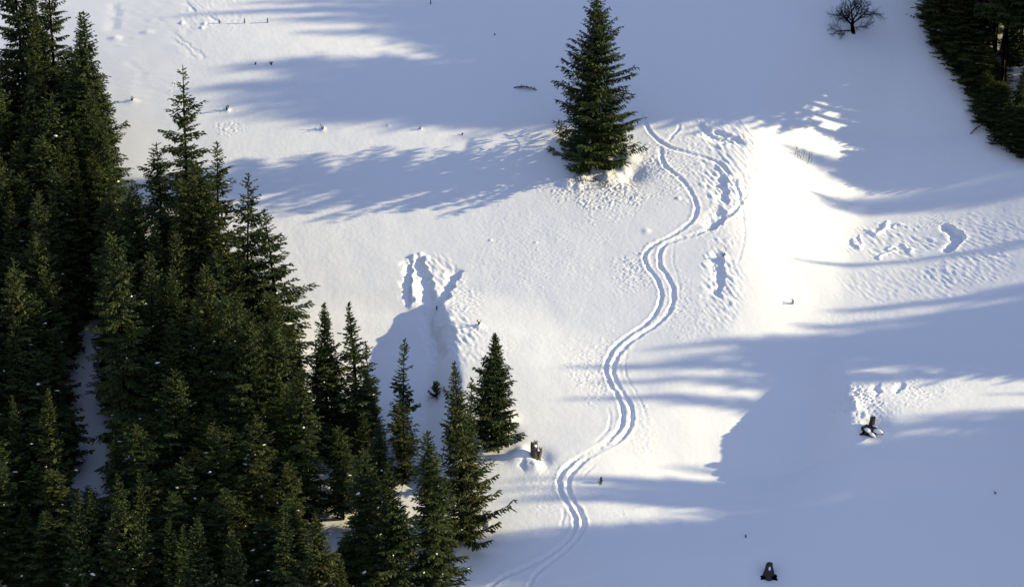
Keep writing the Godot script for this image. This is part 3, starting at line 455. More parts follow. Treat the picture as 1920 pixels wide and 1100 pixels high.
func build_ground() -> void:
	span(-420.0, -88.0, 14.0, xs)
	span(-88.0, -50.0, 0.6, xs)
	span(-50.0, 80.0, 0.17, xs)
	span(80.0, 165.0, 1.4, xs)
	span(165.0, 480.0, 14.0, xs)
	xs.append(480.0)
	span(-420.0, -78.0, 9.0, zs)
	span(-78.0, -63.0, 0.5, zs)
	span(-63.0, 50.0, 0.21, zs)
	span(50.0, 80.0, 0.6, zs)
	span(80.0, 275.0, 9.0, zs)
	zs.append(275.0)
	nx = xs.size()
	nz = zs.size()
	hs.resize(nx * nz)
	var roll := FastNoiseLite.new()
	roll.seed = 21
	roll.frequency = 0.022
	roll.fractal_octaves = 2
	var mid := FastNoiseLite.new()
	mid.seed = 22
	mid.frequency = 0.16
	mid.fractal_octaves = 2
	var fine := FastNoiseLite.new()
	fine.seed = 23
	fine.frequency = 1.1
	fine.fractal_octaves = 2
	var warp := FastNoiseLite.new()
	warp.seed = 24
	warp.frequency = 0.035
	warp.fractal_octaves = 3
	for i in nz:
		var z := zs[i]
		var vp := []
		for nodes in VALLEYS:
			var last: int = nodes.size() - 1
			if z <= nodes[0][1] or z >= nodes[last][1]:
				continue
			for k in last:
				if z < nodes[k + 1][1]:
					var f: float = (z - nodes[k][1]) / (nodes[k + 1][1] - nodes[k][1])
					var a: Array = nodes[k]
					var b: Array = nodes[k + 1]
					vp.append(Vector4(lerpf(a[0], b[0], f), lerpf(a[2], b[2], smooth(f) * 0.5 + f * 0.5), lerpf(a[3], b[3], f), lerpf(a[4], b[4], f)))
					break
		for j in nx:
			var x := xs[j]
			var h := -SLOPE * z
			var wx := x
			if vp.size() > 0 and x > -80.0 and x < 90.0:
				wx += 1.1 * warp.get_noise_2d(x, z)
			for v: Vector4 in vp:
				var t := wx - v.x
				t = -t / v.z if t < 0.0 else t / v.w
				if t < 1.0:
					h -= v.y * (1.0 - t * t * (3.0 - 2.0 * t))
			h += 0.20 * roll.get_noise_2d(x, z)
			if x > -90.0 and x < 90.0 and z > -80.0 and z < 80.0:
				h += 0.032 * mid.get_noise_2d(x, z) + 0.010 * fine.get_noise_2d(x, z)
			hs[i * nx + j] = h
	for ga in GAUSS:
		dent(ga[0], ga[1], ga[2], ga[3], ga[5])
	for lu in LUMPS:
		dent(lu[0], lu[1], lu[2], lu[2], lu[3])
	var lumps := FastNoiseLite.new()
	lumps.seed = 31
	lumps.frequency = 1.35
	lumps.fractal_octaves = 3
	var streaks := FastNoiseLite.new()
	streaks.seed = 32
	streaks.frequency = 1.3
	streaks.fractal_octaves = 2
	var patch := FastNoiseLite.new()
	patch.seed = 33
	patch.frequency = 0.28
	patch.fractal_octaves = 3
	for ro in ROUGH:
		var rx: float = ro[2]
		var rz: float = ro[3]
		var jr := win(xs, ro[0] - rx, ro[0] + rx)
		var ir := win(zs, ro[1] - rz, ro[1] + rz)
		for i in range(ir.x, ir.y):
			for j in range(jr.x, jr.y):
				var u: float = (xs[j] - ro[0]) / rx
				var v: float = (zs[i] - ro[1]) / rz
				var m := 1.0 - u * u - v * v
				if m > 0.0:
					var q := 0.0
					if ro[6] == 0:
						q = lumps.get_noise_2d(xs[j], zs[i])
						q = absf(q) * 1.8 - 0.3
					else:
						q = streaks.get_noise_2d(xs[j] * 0.9 - zs[i] * 0.55, (zs[i] * 0.9 + xs[j] * 0.55) * 0.35) * 1.3
					var edge := patch.get_noise_2d(xs[j], zs[i]) * 0.9
					hs[i * nx + j] += ro[5] * q * smooth(m * 1.5 + edge - 0.15)
	for st in STROKES:
		stroke(st[0], st[1], st[2], st[3], st[4], lumps)
	var vv := PackedVector3Array()
	var nn := PackedVector3Array()
	vv.resize(nx * nz)
	nn.resize(nx * nz)
	for i in nz:
		var i0 := maxi(i - 1, 0)
		var i1 := mini(i + 1, nz - 1)
		var dz := zs[i1] - zs[i0]
		for j in nx:
			var k := i * nx + j
			var j0 := maxi(j - 1, 0)
			var j1 := mini(j + 1, nx - 1)
			vv[k] = Vector3(xs[j], hs[k], zs[i])
			nn[k] = Vector3(-(hs[i * nx + j1] - hs[i * nx + j0]) / (xs[j1] - xs[j0]), 1.0, -(hs[i1 * nx + j] - hs[i0 * nx + j]) / dz).normalized()
	var idx := PackedInt32Array()
	idx.resize((nx - 1) * (nz - 1) * 6)
	var w := 0
	for i in nz - 1:
		for j in nx - 1:
			var k := i * nx + j
			idx[w] = k
			idx[w + 1] = k + 1
			idx[w + 2] = k + nx
			idx[w + 3] = k + 1
			idx[w + 4] = k + nx + 1
			idx[w + 5] = k + nx
			w += 6
	var a := []
	a.resize(Mesh.ARRAY_MAX)
	a[Mesh.ARRAY_VERTEX] = vv
	a[Mesh.ARRAY_NORMAL] = nn
	a[Mesh.ARRAY_INDEX] = idx
	var m := ArrayMesh.new()
	m.add_surface_from_arrays(Mesh.PRIMITIVE_TRIANGLES, a)
	var o := MeshInstance3D.new()
	o.name = "snow_slope"
	o.mesh = m
	o.material_override = mat.snow
	o.set_meta("kind", "structure")
	o.set_meta("label", "open snow slope with ski tracks, hollows and long shadows")
	add_child(o)

func dent(cx: float, cz: float, rx: float, rz: float, amp: float) -> void:
	var jr := win(xs, cx - rx * 2.6, cx + rx * 2.6)
	var ir := win(zs, cz - rz * 2.6, cz + rz * 2.6)
	for i in range(ir.x, ir.y):
		var v := (zs[i] - cz) / rz
		var ev := exp(-v * v) * amp
		for j in range(jr.x, jr.y):
			var u := (xs[j] - cx) / rx
			hs[i * nx + j] += ev * exp(-u * u)

# ---------------------------------------------------------------- spruces
class Brush:
	var v := PackedVector3Array()
	var n := PackedVector3Array()
	var c := PackedColorArray()
	func tri(a: Vector3, b: Vector3, d: Vector3, col: Color) -> void:
		var nn := (d - a).cross(b - a).normalized()
		v.append(a); v.append(b); v.append(d)
		n.append(nn); n.append(nn); n.append(nn)
		c.append(col); c.append(col); c.append(col)
	func kite(base: Vector3, tip: Vector3, side: Vector3, sag: Vector3, col: Color) -> void:
		var m := base.lerp(tip, 0.42)
		tri(base, m + side + sag, tip, col)
		tri(base, tip, m - side + sag, col)
	func tube(p: PackedVector3Array, r: PackedFloat32Array, sides: int, col: Color) -> void:
		for i in p.size() - 1:
			var d := (p[i + 1] - p[i]).normalized()
			var u := d.cross(Vector3.RIGHT if absf(d.x) < 0.8 else Vector3.FORWARD).normalized()
			var w := d.cross(u)
			for k in sides:
				var a0 := TAU * k / sides
				var a1 := TAU * (k + 1) / sides
				var e0 := u * cos(a0) + w * sin(a0)
				var e1 := u * cos(a1) + w * sin(a1)
				var q0 := p[i] + e0 * r[i]
				var q1 := p[i] + e1 * r[i]
				var q2 := p[i + 1] + e0 * r[i + 1]
				var q3 := p[i + 1] + e1 * r[i + 1]
				quad_n(q0, q1, q3, q2, e0, e1, col)
	func quad_n(a: Vector3, b: Vector3, cc: Vector3, d: Vector3, na: Vector3, nb: Vector3, col: Color) -> void:
		v.append(a); v.append(b); v.append(cc); v.append(a); v.append(cc); v.append(d)
		n.append(na); n.append(nb); n.append(nb); n.append(na); n.append(nb); n.append(na)
		for k in 6:
			c.append(col)

# height, radius, crown start, spacing, branches per whorl, sparse top, gap chance, droop, upsweep, twig step, snow clumps, power
var KINDS := [
	[24.0, 5.9, 0.0, 0.46, 6, 0.0, 0.06, 0.42, 0.30, 0.27, 0, 0.74],   # 0 broad single
	[27.0, 3.6, 0.06, 0.52, 6, 0.0, 0.10, 0.46, 0.15, 0.26, 4, 0.60],   # 1 tall dense
	[26.0, 3.2, 0.12, 0.56, 6, 0.1, 0.16, 0.55, 0.12, 0.26, 7, 0.52],   # 2 tall, gappy
	[32.0, 4.2, 0.10, 0.62, 6, 0.85, 0.16, 0.26, 0.0, 0.26, 3, 0.66],  # 3 open crown
	[27.0, 4.0, 0.22, 0.56, 6, 0.5, 0.16, 0.34, 0.05, 0.26, 3, 0.66],  # 4 open, bare foot
	[20.0, 2.0, 0.05, 0.46, 6, 0.2, 0.10, 0.30, 0.10, 0.24, 3, 0.80],  # 5 slim
	[15.0, 2.4, 0.0, 0.34, 6, 0.0, 0.05, 0.22, 0.20, 0.24, 4, 0.80],   # 6 young
	[18.0, 3.2, 0.03, 0.36, 7, 0.0, 0.06, 0.26, 0.18, 0.24, 4, 0.85],  # 7 bushy pointed
	[14.0, 1.5, 0.04, 0.44, 5, 0.3, 0.22, 0.20, 0.15, 0.22, 0, 0.45],  # 8 ragged thin
	[27.0, 4.3, 0.05, 0.54, 6, 0.0, 0.10, 0.48, 0.15, 0.28, 5, 0.56],   # 9 wide forest
	[14.0, 3.0, 0.0, 0.30, 7, 0.0, 0.04, 0.20, 0.16, 0.22, 2, 0.80],   # 10 compact
	[27.0, 3.4, 0.08, 0.50, 6, 0.2, 0.16, 0.55, -0.05, 0.26, 10, 0.45], # 11 hanging column
	[23.0, 4.2, 0.02, 0.52, 6, 0.2, 0.10, 0.22, 0.34, 0.26, 2, 0.80],  # 12 layered upswept
	[2.0, 0.8, 0.05, 0.16, 4, 0.0, 0.2, 0.0, 0.5, 0.14, 0, 0.6],       # 13 sapling
	[28.0, 3.5, 0.38, 0.5, 6, 0.1, 0.10, 0.42, 0.10, 0.26, 0, 0.5],     # 14 high crown over a bare stem
]
var protos := {}

func crown_shape(t: float, power: float, foot: float) -> float:
	return pow(1.0 - t, power) * (foot + (1.0 - foot) * smooth(t / 0.16)) + 0.015

func make_spruce(kind: int, who: int) -> Array:
	var kd: Array = KINDS[kind]
	var r := RandomNumberGenerator.new()
	r.seed = 100 + who * 7
	var hgt: float = kd[0]
	var rad: float = kd[1]
	var y0: float = kd[2] * hgt
	var tr := Brush.new()
	var tp := PackedVector3Array()
	var trad := PackedFloat32Array()
	var bend := Vector3(r.randf_range(-0.018, 0.018), 0, r.randf_range(-0.018, 0.018)) * hgt
	var thin_y := r.randf_range(0.3, 0.7)
	var thin_az := r.randf() * TAU
	for k in 13:
		var f := k / 12.0
		tp.append(Vector3(0, -0.6 * (1.0 - f) + hgt * f, 0) + bend * sin(f * PI))
		trad.append(lerpf(0.0125 * hgt, 0.0008 * hgt, pow(f, 0.85)))
	tr.tube(tp, trad, 7, Color.WHITE)
	var cr := Brush.new()
	var sn := Brush.new()
	var dd := Brush.new()
	var snow_spots := []
	var y := y0 + 0.1
	var turn := r.randf() * TAU
	var side_seed := r.randf() * 10.0
	while y < hgt - 0.12:
		var t := (y - y0) / (hgt - y0)
		var open: float = kd[5] * smooth((t - 0.35) / 0.35)
		var count: int = kd[4] if t < 0.93 else 4
		turn += 2.4
		var tier := r.randf_range(0.74, 1.15)
		for k in count:
			if r.randf() < kd[6] + open * 0.25:
				continue
			var az := turn + TAU * (k + r.randf_range(-0.3, 0.3)) / count
			var lobes := 1.0 + 0.13 * sin(az * 2.0 + side_seed + t * 5.0) + 0.10 * sin(az * 3.0 - t * 17.0)
			# a thinner stretch on one side, as where a neighbour stood
			if absf(t - thin_y) < 0.13 and cos(az - thin_az) > 0.35 and r.randf() < 0.45:
				continue
			var ln := rad * crown_shape(t, kd[11], 0.92 if kind in [0, 10] else 0.74) * lobes * tier * r.randf_range(0.6, 1.14)
			if ln < 0.12:
				ln = 0.12
			var out := Vector3(cos(az), 0, sin(az))
			var e0: float = lerpf(-float(kd[7]), 0.75, pow(t, 1.5)) + r.randf_range(-0.10, 0.10)
			var cv: float = lerpf(0.22, -0.05, t) + float(kd[8]) * (1.0 - t * 0.5)
			var by := y + r.randf_range(-0.15, 0.15)
			var centre := bend * sin(by / hgt * PI)
			var steps := maxi(3, int(ln / float(kd[9])))
			var tone := r.randf()
			var col := Color(0.034, 0.053, 0.019).lerp(Color(0.078, 0.092, 0.028), tone)
			if r.randf() < 0.025:
				col = Color(0.085, 0.075, 0.034)
			var prev := Vector3(0, by, 0) + centre
			var perp := Vector3(-out.z, 0, out.x)
			var spine := PackedVector3Array([prev])
			var srad := PackedFloat32Array([0.012 * ln + 0.008])
			for q in steps:
				var s := float(q + 1) / steps
				var p := centre + Vector3(0, by, 0) + out * ln * s + Vector3.UP * ln * (e0 * s + cv * s * s)
				var tan := (p - prev).normalized()
				if q % 3 == 2 or q == steps - 1:
					spine.append(p)
					srad.append((0.012 * ln + 0.008) * (1.05 - s))
				if s > 0.16 or ln < 1.0:
					var fan := smooth(s / 0.4 + 0.25) * (1.12 - 0.62 * s)
					var reach := clampf(0.38 * ln * fan + 0.18, 0.18, 1.25) * minf(1.0, 0.45 + ln * 0.4)
					if kind == 13:
						reach = 0.22
					for sd in [-1.0, 1.0]:
						var tl := reach * r.randf_range(0.65, 1.15)
						var dir: Vector3 = (tan * r.randf_range(0.35, 0.9) + perp * sd * r.randf_range(0.45, 1.0) + Vector3.DOWN * r.randf_range(0.05, 0.42)).normalized()
						var b := prev.lerp(p, r.randf())
						var wd := r.randf_range(0.08, 0.16) * (0.7 + 0.3 * minf(1.0, tl))
						var sv := dir.cross(Vector3(r.randf_range(-0.6, 0.6), 1, r.randf_range(-0.6, 0.6))).normalized() * wd
						var cc := col * r.randf_range(0.8, 1.25)
						cr.kite(b, b + dir * tl, sv, Vector3.DOWN * wd * 0.5, cc)
						# two side shoots
						if tl > 0.3:
							for g in 3:
								var b2: Vector3 = b + dir * tl * r.randf_range(0.25, 0.8)
								var d2: Vector3 = (dir * 0.6 + perp * sd * r.randf_range(-0.6, 0.8) + out * r.randf_range(-0.1, 0.7) + Vector3.DOWN * r.randf_range(0.0, 0.7)).normalized()
								var l2 := tl * r.randf_range(0.35, 0.6)
								cr.kite(b2, b2 + d2 * l2, d2.cross(Vector3(r.randf_range(-1, 1), 1, r.randf_range(-1, 1))).normalized() * wd * 0.8, Vector3.ZERO, cc)
					# hanging shoots
					for g in 2:
						var hl := reach * r.randf_range(0.30, 0.75)
						var hd := (Vector3.DOWN + tan * 0.5 + perp * r.randf_range(-0.5, 0.5)).normalized()
						cr.kite(p, p + hd * hl, perp.rotated(Vector3.UP, r.randf() * PI) * r.randf_range(0.07, 0.13), Vector3.ZERO, col * r.randf_range(0.75, 1.1))
					# dense older sprays near the stem
					if s < 0.62 and ln > 1.0 and r.randf() < 0.8:
						var kd2 := (Vector3.DOWN * r.randf_range(0.4, 1.0) + out * r.randf_range(0.0, 0.8) + perp * r.randf_range(-0.9, 0.9)).normalized()
						cr.kite(p, p + kd2 * r.randf_range(0.5, 0.9), kd2.cross(Vector3(r.randf_range(-1, 1), r.randf_range(-1, 1), r.randf_range(-1, 1))).normalized() * r.randf_range(0.14, 0.24), Vector3.ZERO, col * r.randf_range(0.8, 1.1))
					# needles along the bough
					cr.kite(prev, p + tan * 0.18, perp * 0.075, Vector3.UP * 0.03, col * r.randf_range(0.9, 1.25))
				prev = p
			if ln > 0.9:
				tr.tube(spine, srad, 3, Color.WHITE)
			if t < 0.75 and ln > 1.2:
				snow_spots.append([spine[spine.size() - 1].lerp(spine[maxi(0, spine.size() - 2)], r.randf()), out, ln])
		y += float(kd[3]) * lerpf(1.1, 0.62, t) * (1.0 + open * 0.5)
	# leader
	cr.kite(Vector3(0, hgt - 0.5, 0), Vector3(0, hgt + 0.25, 0), Vector3(0.06, 0, 0), Vector3.ZERO, Color(0.04, 0.05, 0.02))
	cr.kite(Vector3(0, hgt - 0.5, 0), Vector3(0, hgt + 0.25, 0), Vector3(0, 0, 0.06), Vector3.ZERO, Color(0.04, 0.05, 0.02))
	# clumps of snow caught on boughs
	for k in int(kd[10]) * 3:
		if snow_spots.is_empty():
			break
		var sp: Array = snow_spots[r.randi() % snow_spots.size()]
		clump(sn, sp[0] + Vector3.UP * 0.05, sp[1], r.randf_range(0.07, 0.17) * (2.0 if r.randf() < 0.12 else 1.0), r)
	var bare := Brush.new()
	if kd[2] > 0.03:
		for k in 16:
			var yy := r.randf_range(0.02, maxf(kd[2], 0.05) + 0.12) * hgt
			var az := r.randf() * TAU
			var o := Vector3(cos(az), r.randf_range(-0.35, 0.1), sin(az))
			var l := r.randf_range(0.6, 1.8)
			bare.tube(PackedVector3Array([Vector3(0, yy, 0), Vector3(0, yy, 0) + o * l * 0.6, Vector3(0, yy - 0.1 * l, 0) + o * l]), PackedFloat32Array([0.035, 0.022, 0.006]), 3, Color.WHITE)
	var res := [mesh_of(tr.v, tr.n, PackedColorArray()), mesh_of(cr.v, cr.n, cr.c), null, null]
	if sn.v.size() > 0:
		res[2] = mesh_of(sn.v, sn.n, PackedColorArray())
	if bare.v.size() > 0:
		res[3] = mesh_of(bare.v, bare.n, PackedColorArray())
	return res

func clump(b: Brush, at: Vector3, along: Vector3, s: float, r: RandomNumberGenerator) -> void:
	# a small uneven cushion of snow, longer along the bough
	var across := Vector3(-along.z, 0, along.x)
	var ring := []
	for k in 7:
		var a := TAU * k / 7.0
		ring.append(at + along * cos(a) * s * r.randf_range(0.9, 1.6) + across * sin(a) * s * r.randf_range(0.45, 0.75) + Vector3.UP * r.randf_range(-0.04, 0.02))
	var top := at + Vector3.UP * s * 0.55
	var bot := at + Vector3.DOWN * s * 0.25
	for k in 7:
		b.tri(ring[k], top, ring[(k + 1) % 7], Color.WHITE)
		b.tri(ring[(k + 1) % 7], bot, ring[k], Color.WHITE)

func spruce(kind: int, x: float, z: float, h: float, w: float, lean: float, label: String, group := "", snowy := true) -> Node3D:
	var who := kind * 2
	if kind in [1, 2, 5, 6, 9] and rng.randf() < 0.5:
		who += 1
	if not protos.has(who):
		protos[who] = make_spruce(kind, who)
	var pr: Array = protos[who]
	var t := thing("spruce_tree", label, "tree", on_ground(Vector2(x, z), 0.1), group)
	part("trunk", pr[0], mat.bark, t)
	part("crown", pr[1], [mat.leaf, mat.leaf_olive, mat.leaf_blue][hues.randi() % 3], t)
	if pr[3] != null:
		part("dead_branches", pr[3], mat.pale, t).set_meta("kind", "stuff")
	if pr[2] != null and snowy:
		part("snow_clumps", pr[2], mat.cap, t).set_meta("kind", "stuff")
	var sy: float = h / KINDS[kind][0]
	var sw: float = 1.16 * w / (2.0 * KINDS[kind][1])
	t.transform.basis = Basis(Vector3(0, 0, 1), -atan(lean)) * Basis(Vector3.UP, rng.randf() * TAU) * Basis.from_scale(Vector3(sw, sy, sw))
	return t

func build_forest() -> void:
	rng.seed = 77
	hues.seed = 12
	for a in TREES:
		spruce(a[0], a[1], a[2], a[3], a[4], a[5], a[6], "", a[2] > -5.0)
	for a in INNER:
		spruce(a[0], a[1], a[2], a[3], a[4], 0.0, a[5], "spruces deep in the left forest", a[2] > -5.0)
	for a in RIGHT_INNER:
		spruce(a[0], a[1], a[2], a[3], a[4], 0.0, "black shaded spruce inside the upper right forest behind its edge", "spruces deep in the right forest")
	for a in FRINGE:
		spruce(a[0], a[1], a[2], a[3], a[4], 0.0, a[5], "low fringe spruces of the right forest")
	for a in BEYOND:
		spruce(a[0], a[1], a[2], a[3], a[4], 0.0, "spruce beyond the right picture edge that shades the slope", "spruces beyond the right edge", false)

# ---------------------------------------------------------------- small things
func stalk_mesh(r: RandomNumberGenerator, h: float, rad: float, spread: float) -> ArrayMesh:
	var b := Brush.new()
	var az := r.randf() * TAU
	var o := Vector3(cos(az), 0, sin(az)) * spread * h * r.randf_range(0.3, 1.0)
	var top := Vector3(o.x, h * r.randf_range(0.6, 1.1), o.z)
	var mid := top * 0.5 + Vector3(r.randf_range(-0.05, 0.05), 0.05 * h, r.randf_range(-0.05, 0.05))
	b.tube(PackedVector3Array([Vector3(0, -0.15, 0), mid, top]), PackedFloat32Array([rad, rad * 0.8, rad * 0.4]), 4, Color.WHITE)
	for k in 3:
		var f := r.randf_range(0.4, 0.95)
		var p := mid.lerp(top, f)
		var d := Vector3(r.randf_range(-1, 1), r.randf_range(0.1, 1), r.randf_range(-1, 1)).normalized() * h * r.randf_range(0.2, 0.4)
		b.tube(PackedVector3Array([p, p + d]), PackedFloat32Array([rad * 0.7, rad * 0.3]), 3, Color.WHITE)
	return mesh_of(b.v, b.n, PackedColorArray())

func jagged(r: RandomNumberGenerator, h: float, r0: float, r1: float, rag: float, lean: Vector3) -> ArrayMesh:
	# a broken trunk: flared foot, fluted sides and a splintered top
	var st := SurfaceTool.new()
	st.begin(Mesh.PRIMITIVE_TRIANGLES)
	var sides := 14
	var rings := 7
	var p := []
	var flute := []
	var tops := []
	for k in sides:
		flute.append(r.randf_range(0.8, 1.15))
		tops.append(h * (1.0 - rag * r.randf()))
	for i in rings:
		var f := float(i) / (rings - 1)
		var row := []
		for k in sides:
			var a := TAU * k / sides
			var rr: float = lerpf(r0, r1, pow(f, 0.5)) * lerpf(flute[k], 1.0, f * 0.6) * r.randf_range(0.95, 1.05)
			var y: float = -0.5 + (tops[k] + 0.5) * f
			row.append(Vector3(cos(a) * rr, y, sin(a) * rr) + lean * f)
		p.append(row)
	st.set_smooth_group(-1)
	for i in rings - 1:
		for k in sides:
			var q := (k + 1) % sides
			for v in [p[i][k], p[i + 1][q], p[i][q], p[i][k], p[i + 1][k], p[i + 1][q]]:
				st.add_vertex(v)
	var c := Vector3(0, h * (1.0 - rag * 0.8), 0) + lean
	for k in sides:
		for v in [p[rings - 1][k], c, p[rings - 1][(k + 1) % sides]]:
			st.add_vertex(v)
	st.generate_normals()
	return st.commit()

func root_mesh(r: RandomNumberGenerator, az: float, l: float, rad: float, rise: float) -> ArrayMesh:
	var b := Brush.new()
	var p := PackedVector3Array()
	var q := PackedFloat32Array()
	for k in 6:
		var f := k / 5.0
		var a := az + f * r.randf_range(-0.3, 0.3)
		p.append(Vector3(cos(a) * l * f, rise * sin(f * PI * 0.9) - 0.35 * f + r.randf_range(-0.05, 0.05), sin(a) * l * f))
		q.append(lerpf(rad, rad * 0.3, f) * r.randf_range(0.85, 1.15))
	b.tube(p, q, 6, Color.WHITE)
	return mesh_of(b.v, b.n, PackedColorArray())

func cushion(r: RandomNumberGenerator, rx: float, ry: float, rz: float) -> ArrayMesh:
	# a rounded pad of snow with an uneven outline
	var st := SurfaceTool.new()
	st.begin(Mesh.PRIMITIVE_TRIANGLES)
	st.set_smooth_group(0)
	var sides := 14
	var p := []
	var wob := []
	for k in sides:
		wob.append(r.randf_range(0.78, 1.12))
	for i in 5:
		var f := i / 4.0 * PI * 0.5
		var row := []
		for k in sides:
			var a := TAU * k / sides
			row.append(Vector3(cos(a) * rx * cos(f) * wob[k], sin(f) * ry, sin(a) * rz * cos(f) * wob[k]))
		p.append(row)
	for i in 4:
		for k in sides:
			var q := (k + 1) % sides
			for v in [p[i][k], p[i + 1][q], p[i][q], p[i][k], p[i + 1][k], p[i + 1][q]]:
				st.add_vertex(v)
	for k in sides:
		for v in [p[0][k], p[0][(k + 1) % sides], Vector3(0, -ry * 0.3, 0)]:
			st.add_vertex(v)
	st.generate_normals()
	return st.commit()

func grow(b: Brush, r: RandomNumberGenerator, at: Vector3, dir: Vector3, l: float, rad: float, level: int) -> void:
	var p := PackedVector3Array([at])
	var q := PackedFloat32Array([rad])
	var steps := 4
	var d := dir
	var c := at
	for k in steps:
		d = (d + Vector3(r.randf_range(-0.22, 0.22), r.randf_range(-0.08, 0.2), r.randf_range(-0.22, 0.22))).normalized()
		c += d * l / steps
		p.append(c)
		q.append(rad * (1.0 - 0.55 * (k + 1) / steps))
		if level > 0:
			var n := 2 if k > 0 else 1
			for g in n:
				var side := d.cross(Vector3(r.randf_range(-1, 1), r.randf_range(-1, 1), r.randf_range(-1, 1))).normalized()
				grow(b, r, c, (d * 0.75 + side * r.randf_range(0.5, 0.95)).normalized(), l * r.randf_range(0.45, 0.68), rad * 0.46, level - 1)
	b.tube(p, q, 5 if level > 1 else 3, Color.WHITE)

func build_small_things() -> void:
	var r := RandomNumberGenerator.new()
	r.seed = 9
	# broken sunlit stump beside the ski tracks
	var t := thing("broken_stump", "tall splintered stump lit by the sun left of the ski tracks, long shadow", "stump", on_ground(STUMP_A, 0.1))
	part("wood", jagged(r, 2.5, 0.62, 0.42, 0.45, Vector3(-0.12, 0, 0)), mat.wood, t)
	var fl := part("splinter", jagged(r, 1.7, 0.34, 0.16, 0.5, Vector3(0.35, 0, 0.1)), mat.wood, t)
	fl.position = Vector3(0.42, 0, 0.12)
	var sc := part("snow_cap", cushion(r, 0.26, 0.16, 0.3), mat.cap, t)
	sc.position = Vector3(0.05, 1.72, 0.28)
	sc.rotation = Vector3(0.5, 0, -0.5)
	var sc2 := part("snow_cap", cushion(r, 0.16, 0.14, 0.24), mat.cap, t)
	sc2.position = Vector3(0.42, 1.15, 0.3)
	sc2.rotation = Vector3(0.5, 0, -0.6)
	for k in 3:
		part("root", root_mesh(r, -0.6 + k * 0.9, 0.9, 0.1, 0.1), mat.wood, t)
	# root stock in its hole
	t = thing("root_stump", "upturned dark root stock half full of snow in a round hollow, right", "stump", on_ground(STUMP_B, 0.1))
	var post := part("trunk_stub", jagged(r, 1.9, 0.42, 0.34, 0.12, Vector3(0.3, 0, -0.1)), mat.dark, t)
	post.position = Vector3(0.05, 0.1, -0.3)
	var mass := part("root_mass", jagged(r, 1.0, 1.25, 0.8, 0.55, Vector3(-0.15, 0, 0)), mat.dark, t)
	mass.scale = Vector3(1.15, 1.0, 0.8)
	for a in [[3.25, 1.7, 0.3], [2.6, 1.6, 0.32], [0.25, 1.7, 0.22], [1.9, 1.2, 0.25]]:
		var ro := part("root", root_mesh(r, a[0], a[1], a[2], 0.1), mat.dark, t)
		ro.position = Vector3(0, 0.25, 0)
	var pads := [[-0.42, 0.42, 0.62, 0.62, 0.36, 0.5], [0.85, 0.2, 0.72, 0.75, 0.5, 0.6], [0.6, 0.72, 0.15, 0.42, 0.26, 0.32], [0.1, 0.0, 1.15, 0.8, 0.32, 0.45]]
	for a in pads:
		var pd := part("snow_pad", cushion(r, a[3], a[4], a[5]), mat.cap, t)
		pd.position = Vector3(a[0], a[1], a[2])
		pd.rotation = Vector3(0.45, r.randf() * 3.0, r.randf_range(-0.1, 0.1))
	# dark pointed stump at the bottom
	t = thing("dark_stump", "dark flared stump with a white snow spot near the bottom edge", "stump", on_ground(STUMP_C, 0.1))
	part("wood", jagged(r, 1.8, 1.15, 0.42, 0.1, Vector3(0.05, 0, 0)), mat.dark, t)
	var sp := part("snow_spot", cushion(r, 0.15, 0.1, 0.26), mat.cap, t)
	sp.position = Vector3(0.05, 1.35, 0.5)
	sp.rotation = Vector3(1.2, 0, 0)
	for a in [2.9, 2.4, 0.25, 0.8, 0.0]:
		var ro := part("root", root_mesh(r, a, r.randf_range(1.4, 1.9), 0.34, 0.14), mat.dark, t)
		ro.position = Vector3(0, 0.1, 0)
	# bare broadleaf tree
	t = thing("bare_tree", "leafless crooked broadleaf tree on the shaded slope, top right", "tree", on_ground(BARE_TREE, 0.1))
	t.scale = Vector3.ONE * 1.22
	var tb := Brush.new()
	tb.tube(PackedVector3Array([Vector3(0.1, -0.5, 0), Vector3(0, 0.3, 0), Vector3(-0.15, 1.0, 0), Vector3(-0.1, 1.7, 0)]), PackedFloat32Array([0.32, 0.25, 0.21, 0.17]), 8, Color.WHITE)
	part("trunk", mesh_of(tb.v, tb.n, PackedColorArray()), mat.dark, t)
	var limbs := [[Vector3(0, 0.35, 0), Vector3(-0.95, -0.12, 0.3), 2.0, 0.12], [Vector3(-0.1, 1.2, 0), Vector3(0.8, 0.75, 0.1), 2.3, 0.16], [Vector3(-0.12, 1.0, 0), Vector3(-0.8, 0.8, 0.1), 2.2, 0.14], [Vector3(-0.1, 1.6, 0), Vector3(-0.1, 1, 0.15), 2.5, 0.17], [Vector3(-0.1, 1.5, 0), Vector3(0.4, 0.9, -0.6), 2.2, 0.14], [Vector3(-0.1, 1.4, 0), Vector3(-0.45, 0.9, 0.6), 2.1, 0.13], [Vector3(0, 0.7, 0), Vector3(0.85, 0.25, 0.5), 1.5, 0.09], [Vector3(-0.1, 1.1, 0), Vector3(-0.8, 0.35, -0.5), 1.8, 0.11]]
	for a in limbs:
		var lb := Brush.new()
		grow(lb, r, a[0], (a[1] as Vector3).normalized(), a[2], a[3] * 0.75, 3)
		part("limb", mesh_of(lb.v, lb.n, PackedColorArray()), mat.dark, t)
	# tufts of dry stalks
	for a in TWIGS:
		t = thing("twig_tuft", a[4], "twigs", on_ground(Vector2(a[0], a[1]), 0.02))
		for k in int(a[3]):
			part("stalk", stalk_mesh(r, a[2], 0.05, 0.8), mat.dark, t)
	# tall thin shrub on the bright flank
	t = thing("bare_shrub", "thin upright brown stems of a bare shrub on the sunlit flank edge", "shrub", on_ground(SHRUB))
	for k in 14:
		var s := part("stem", stalk_mesh(r, r.randf_range(1.0, 1.9), 0.022, 0.35), mat.straw, t)
		s.position = Vector3(r.randf_range(-1.4, 1.2), 0, r.randf_range(-0.6, 0.6))
		s.position.y = ground(t.position.x + s.position.x, t.position.z + s.position.z) - t.position.y
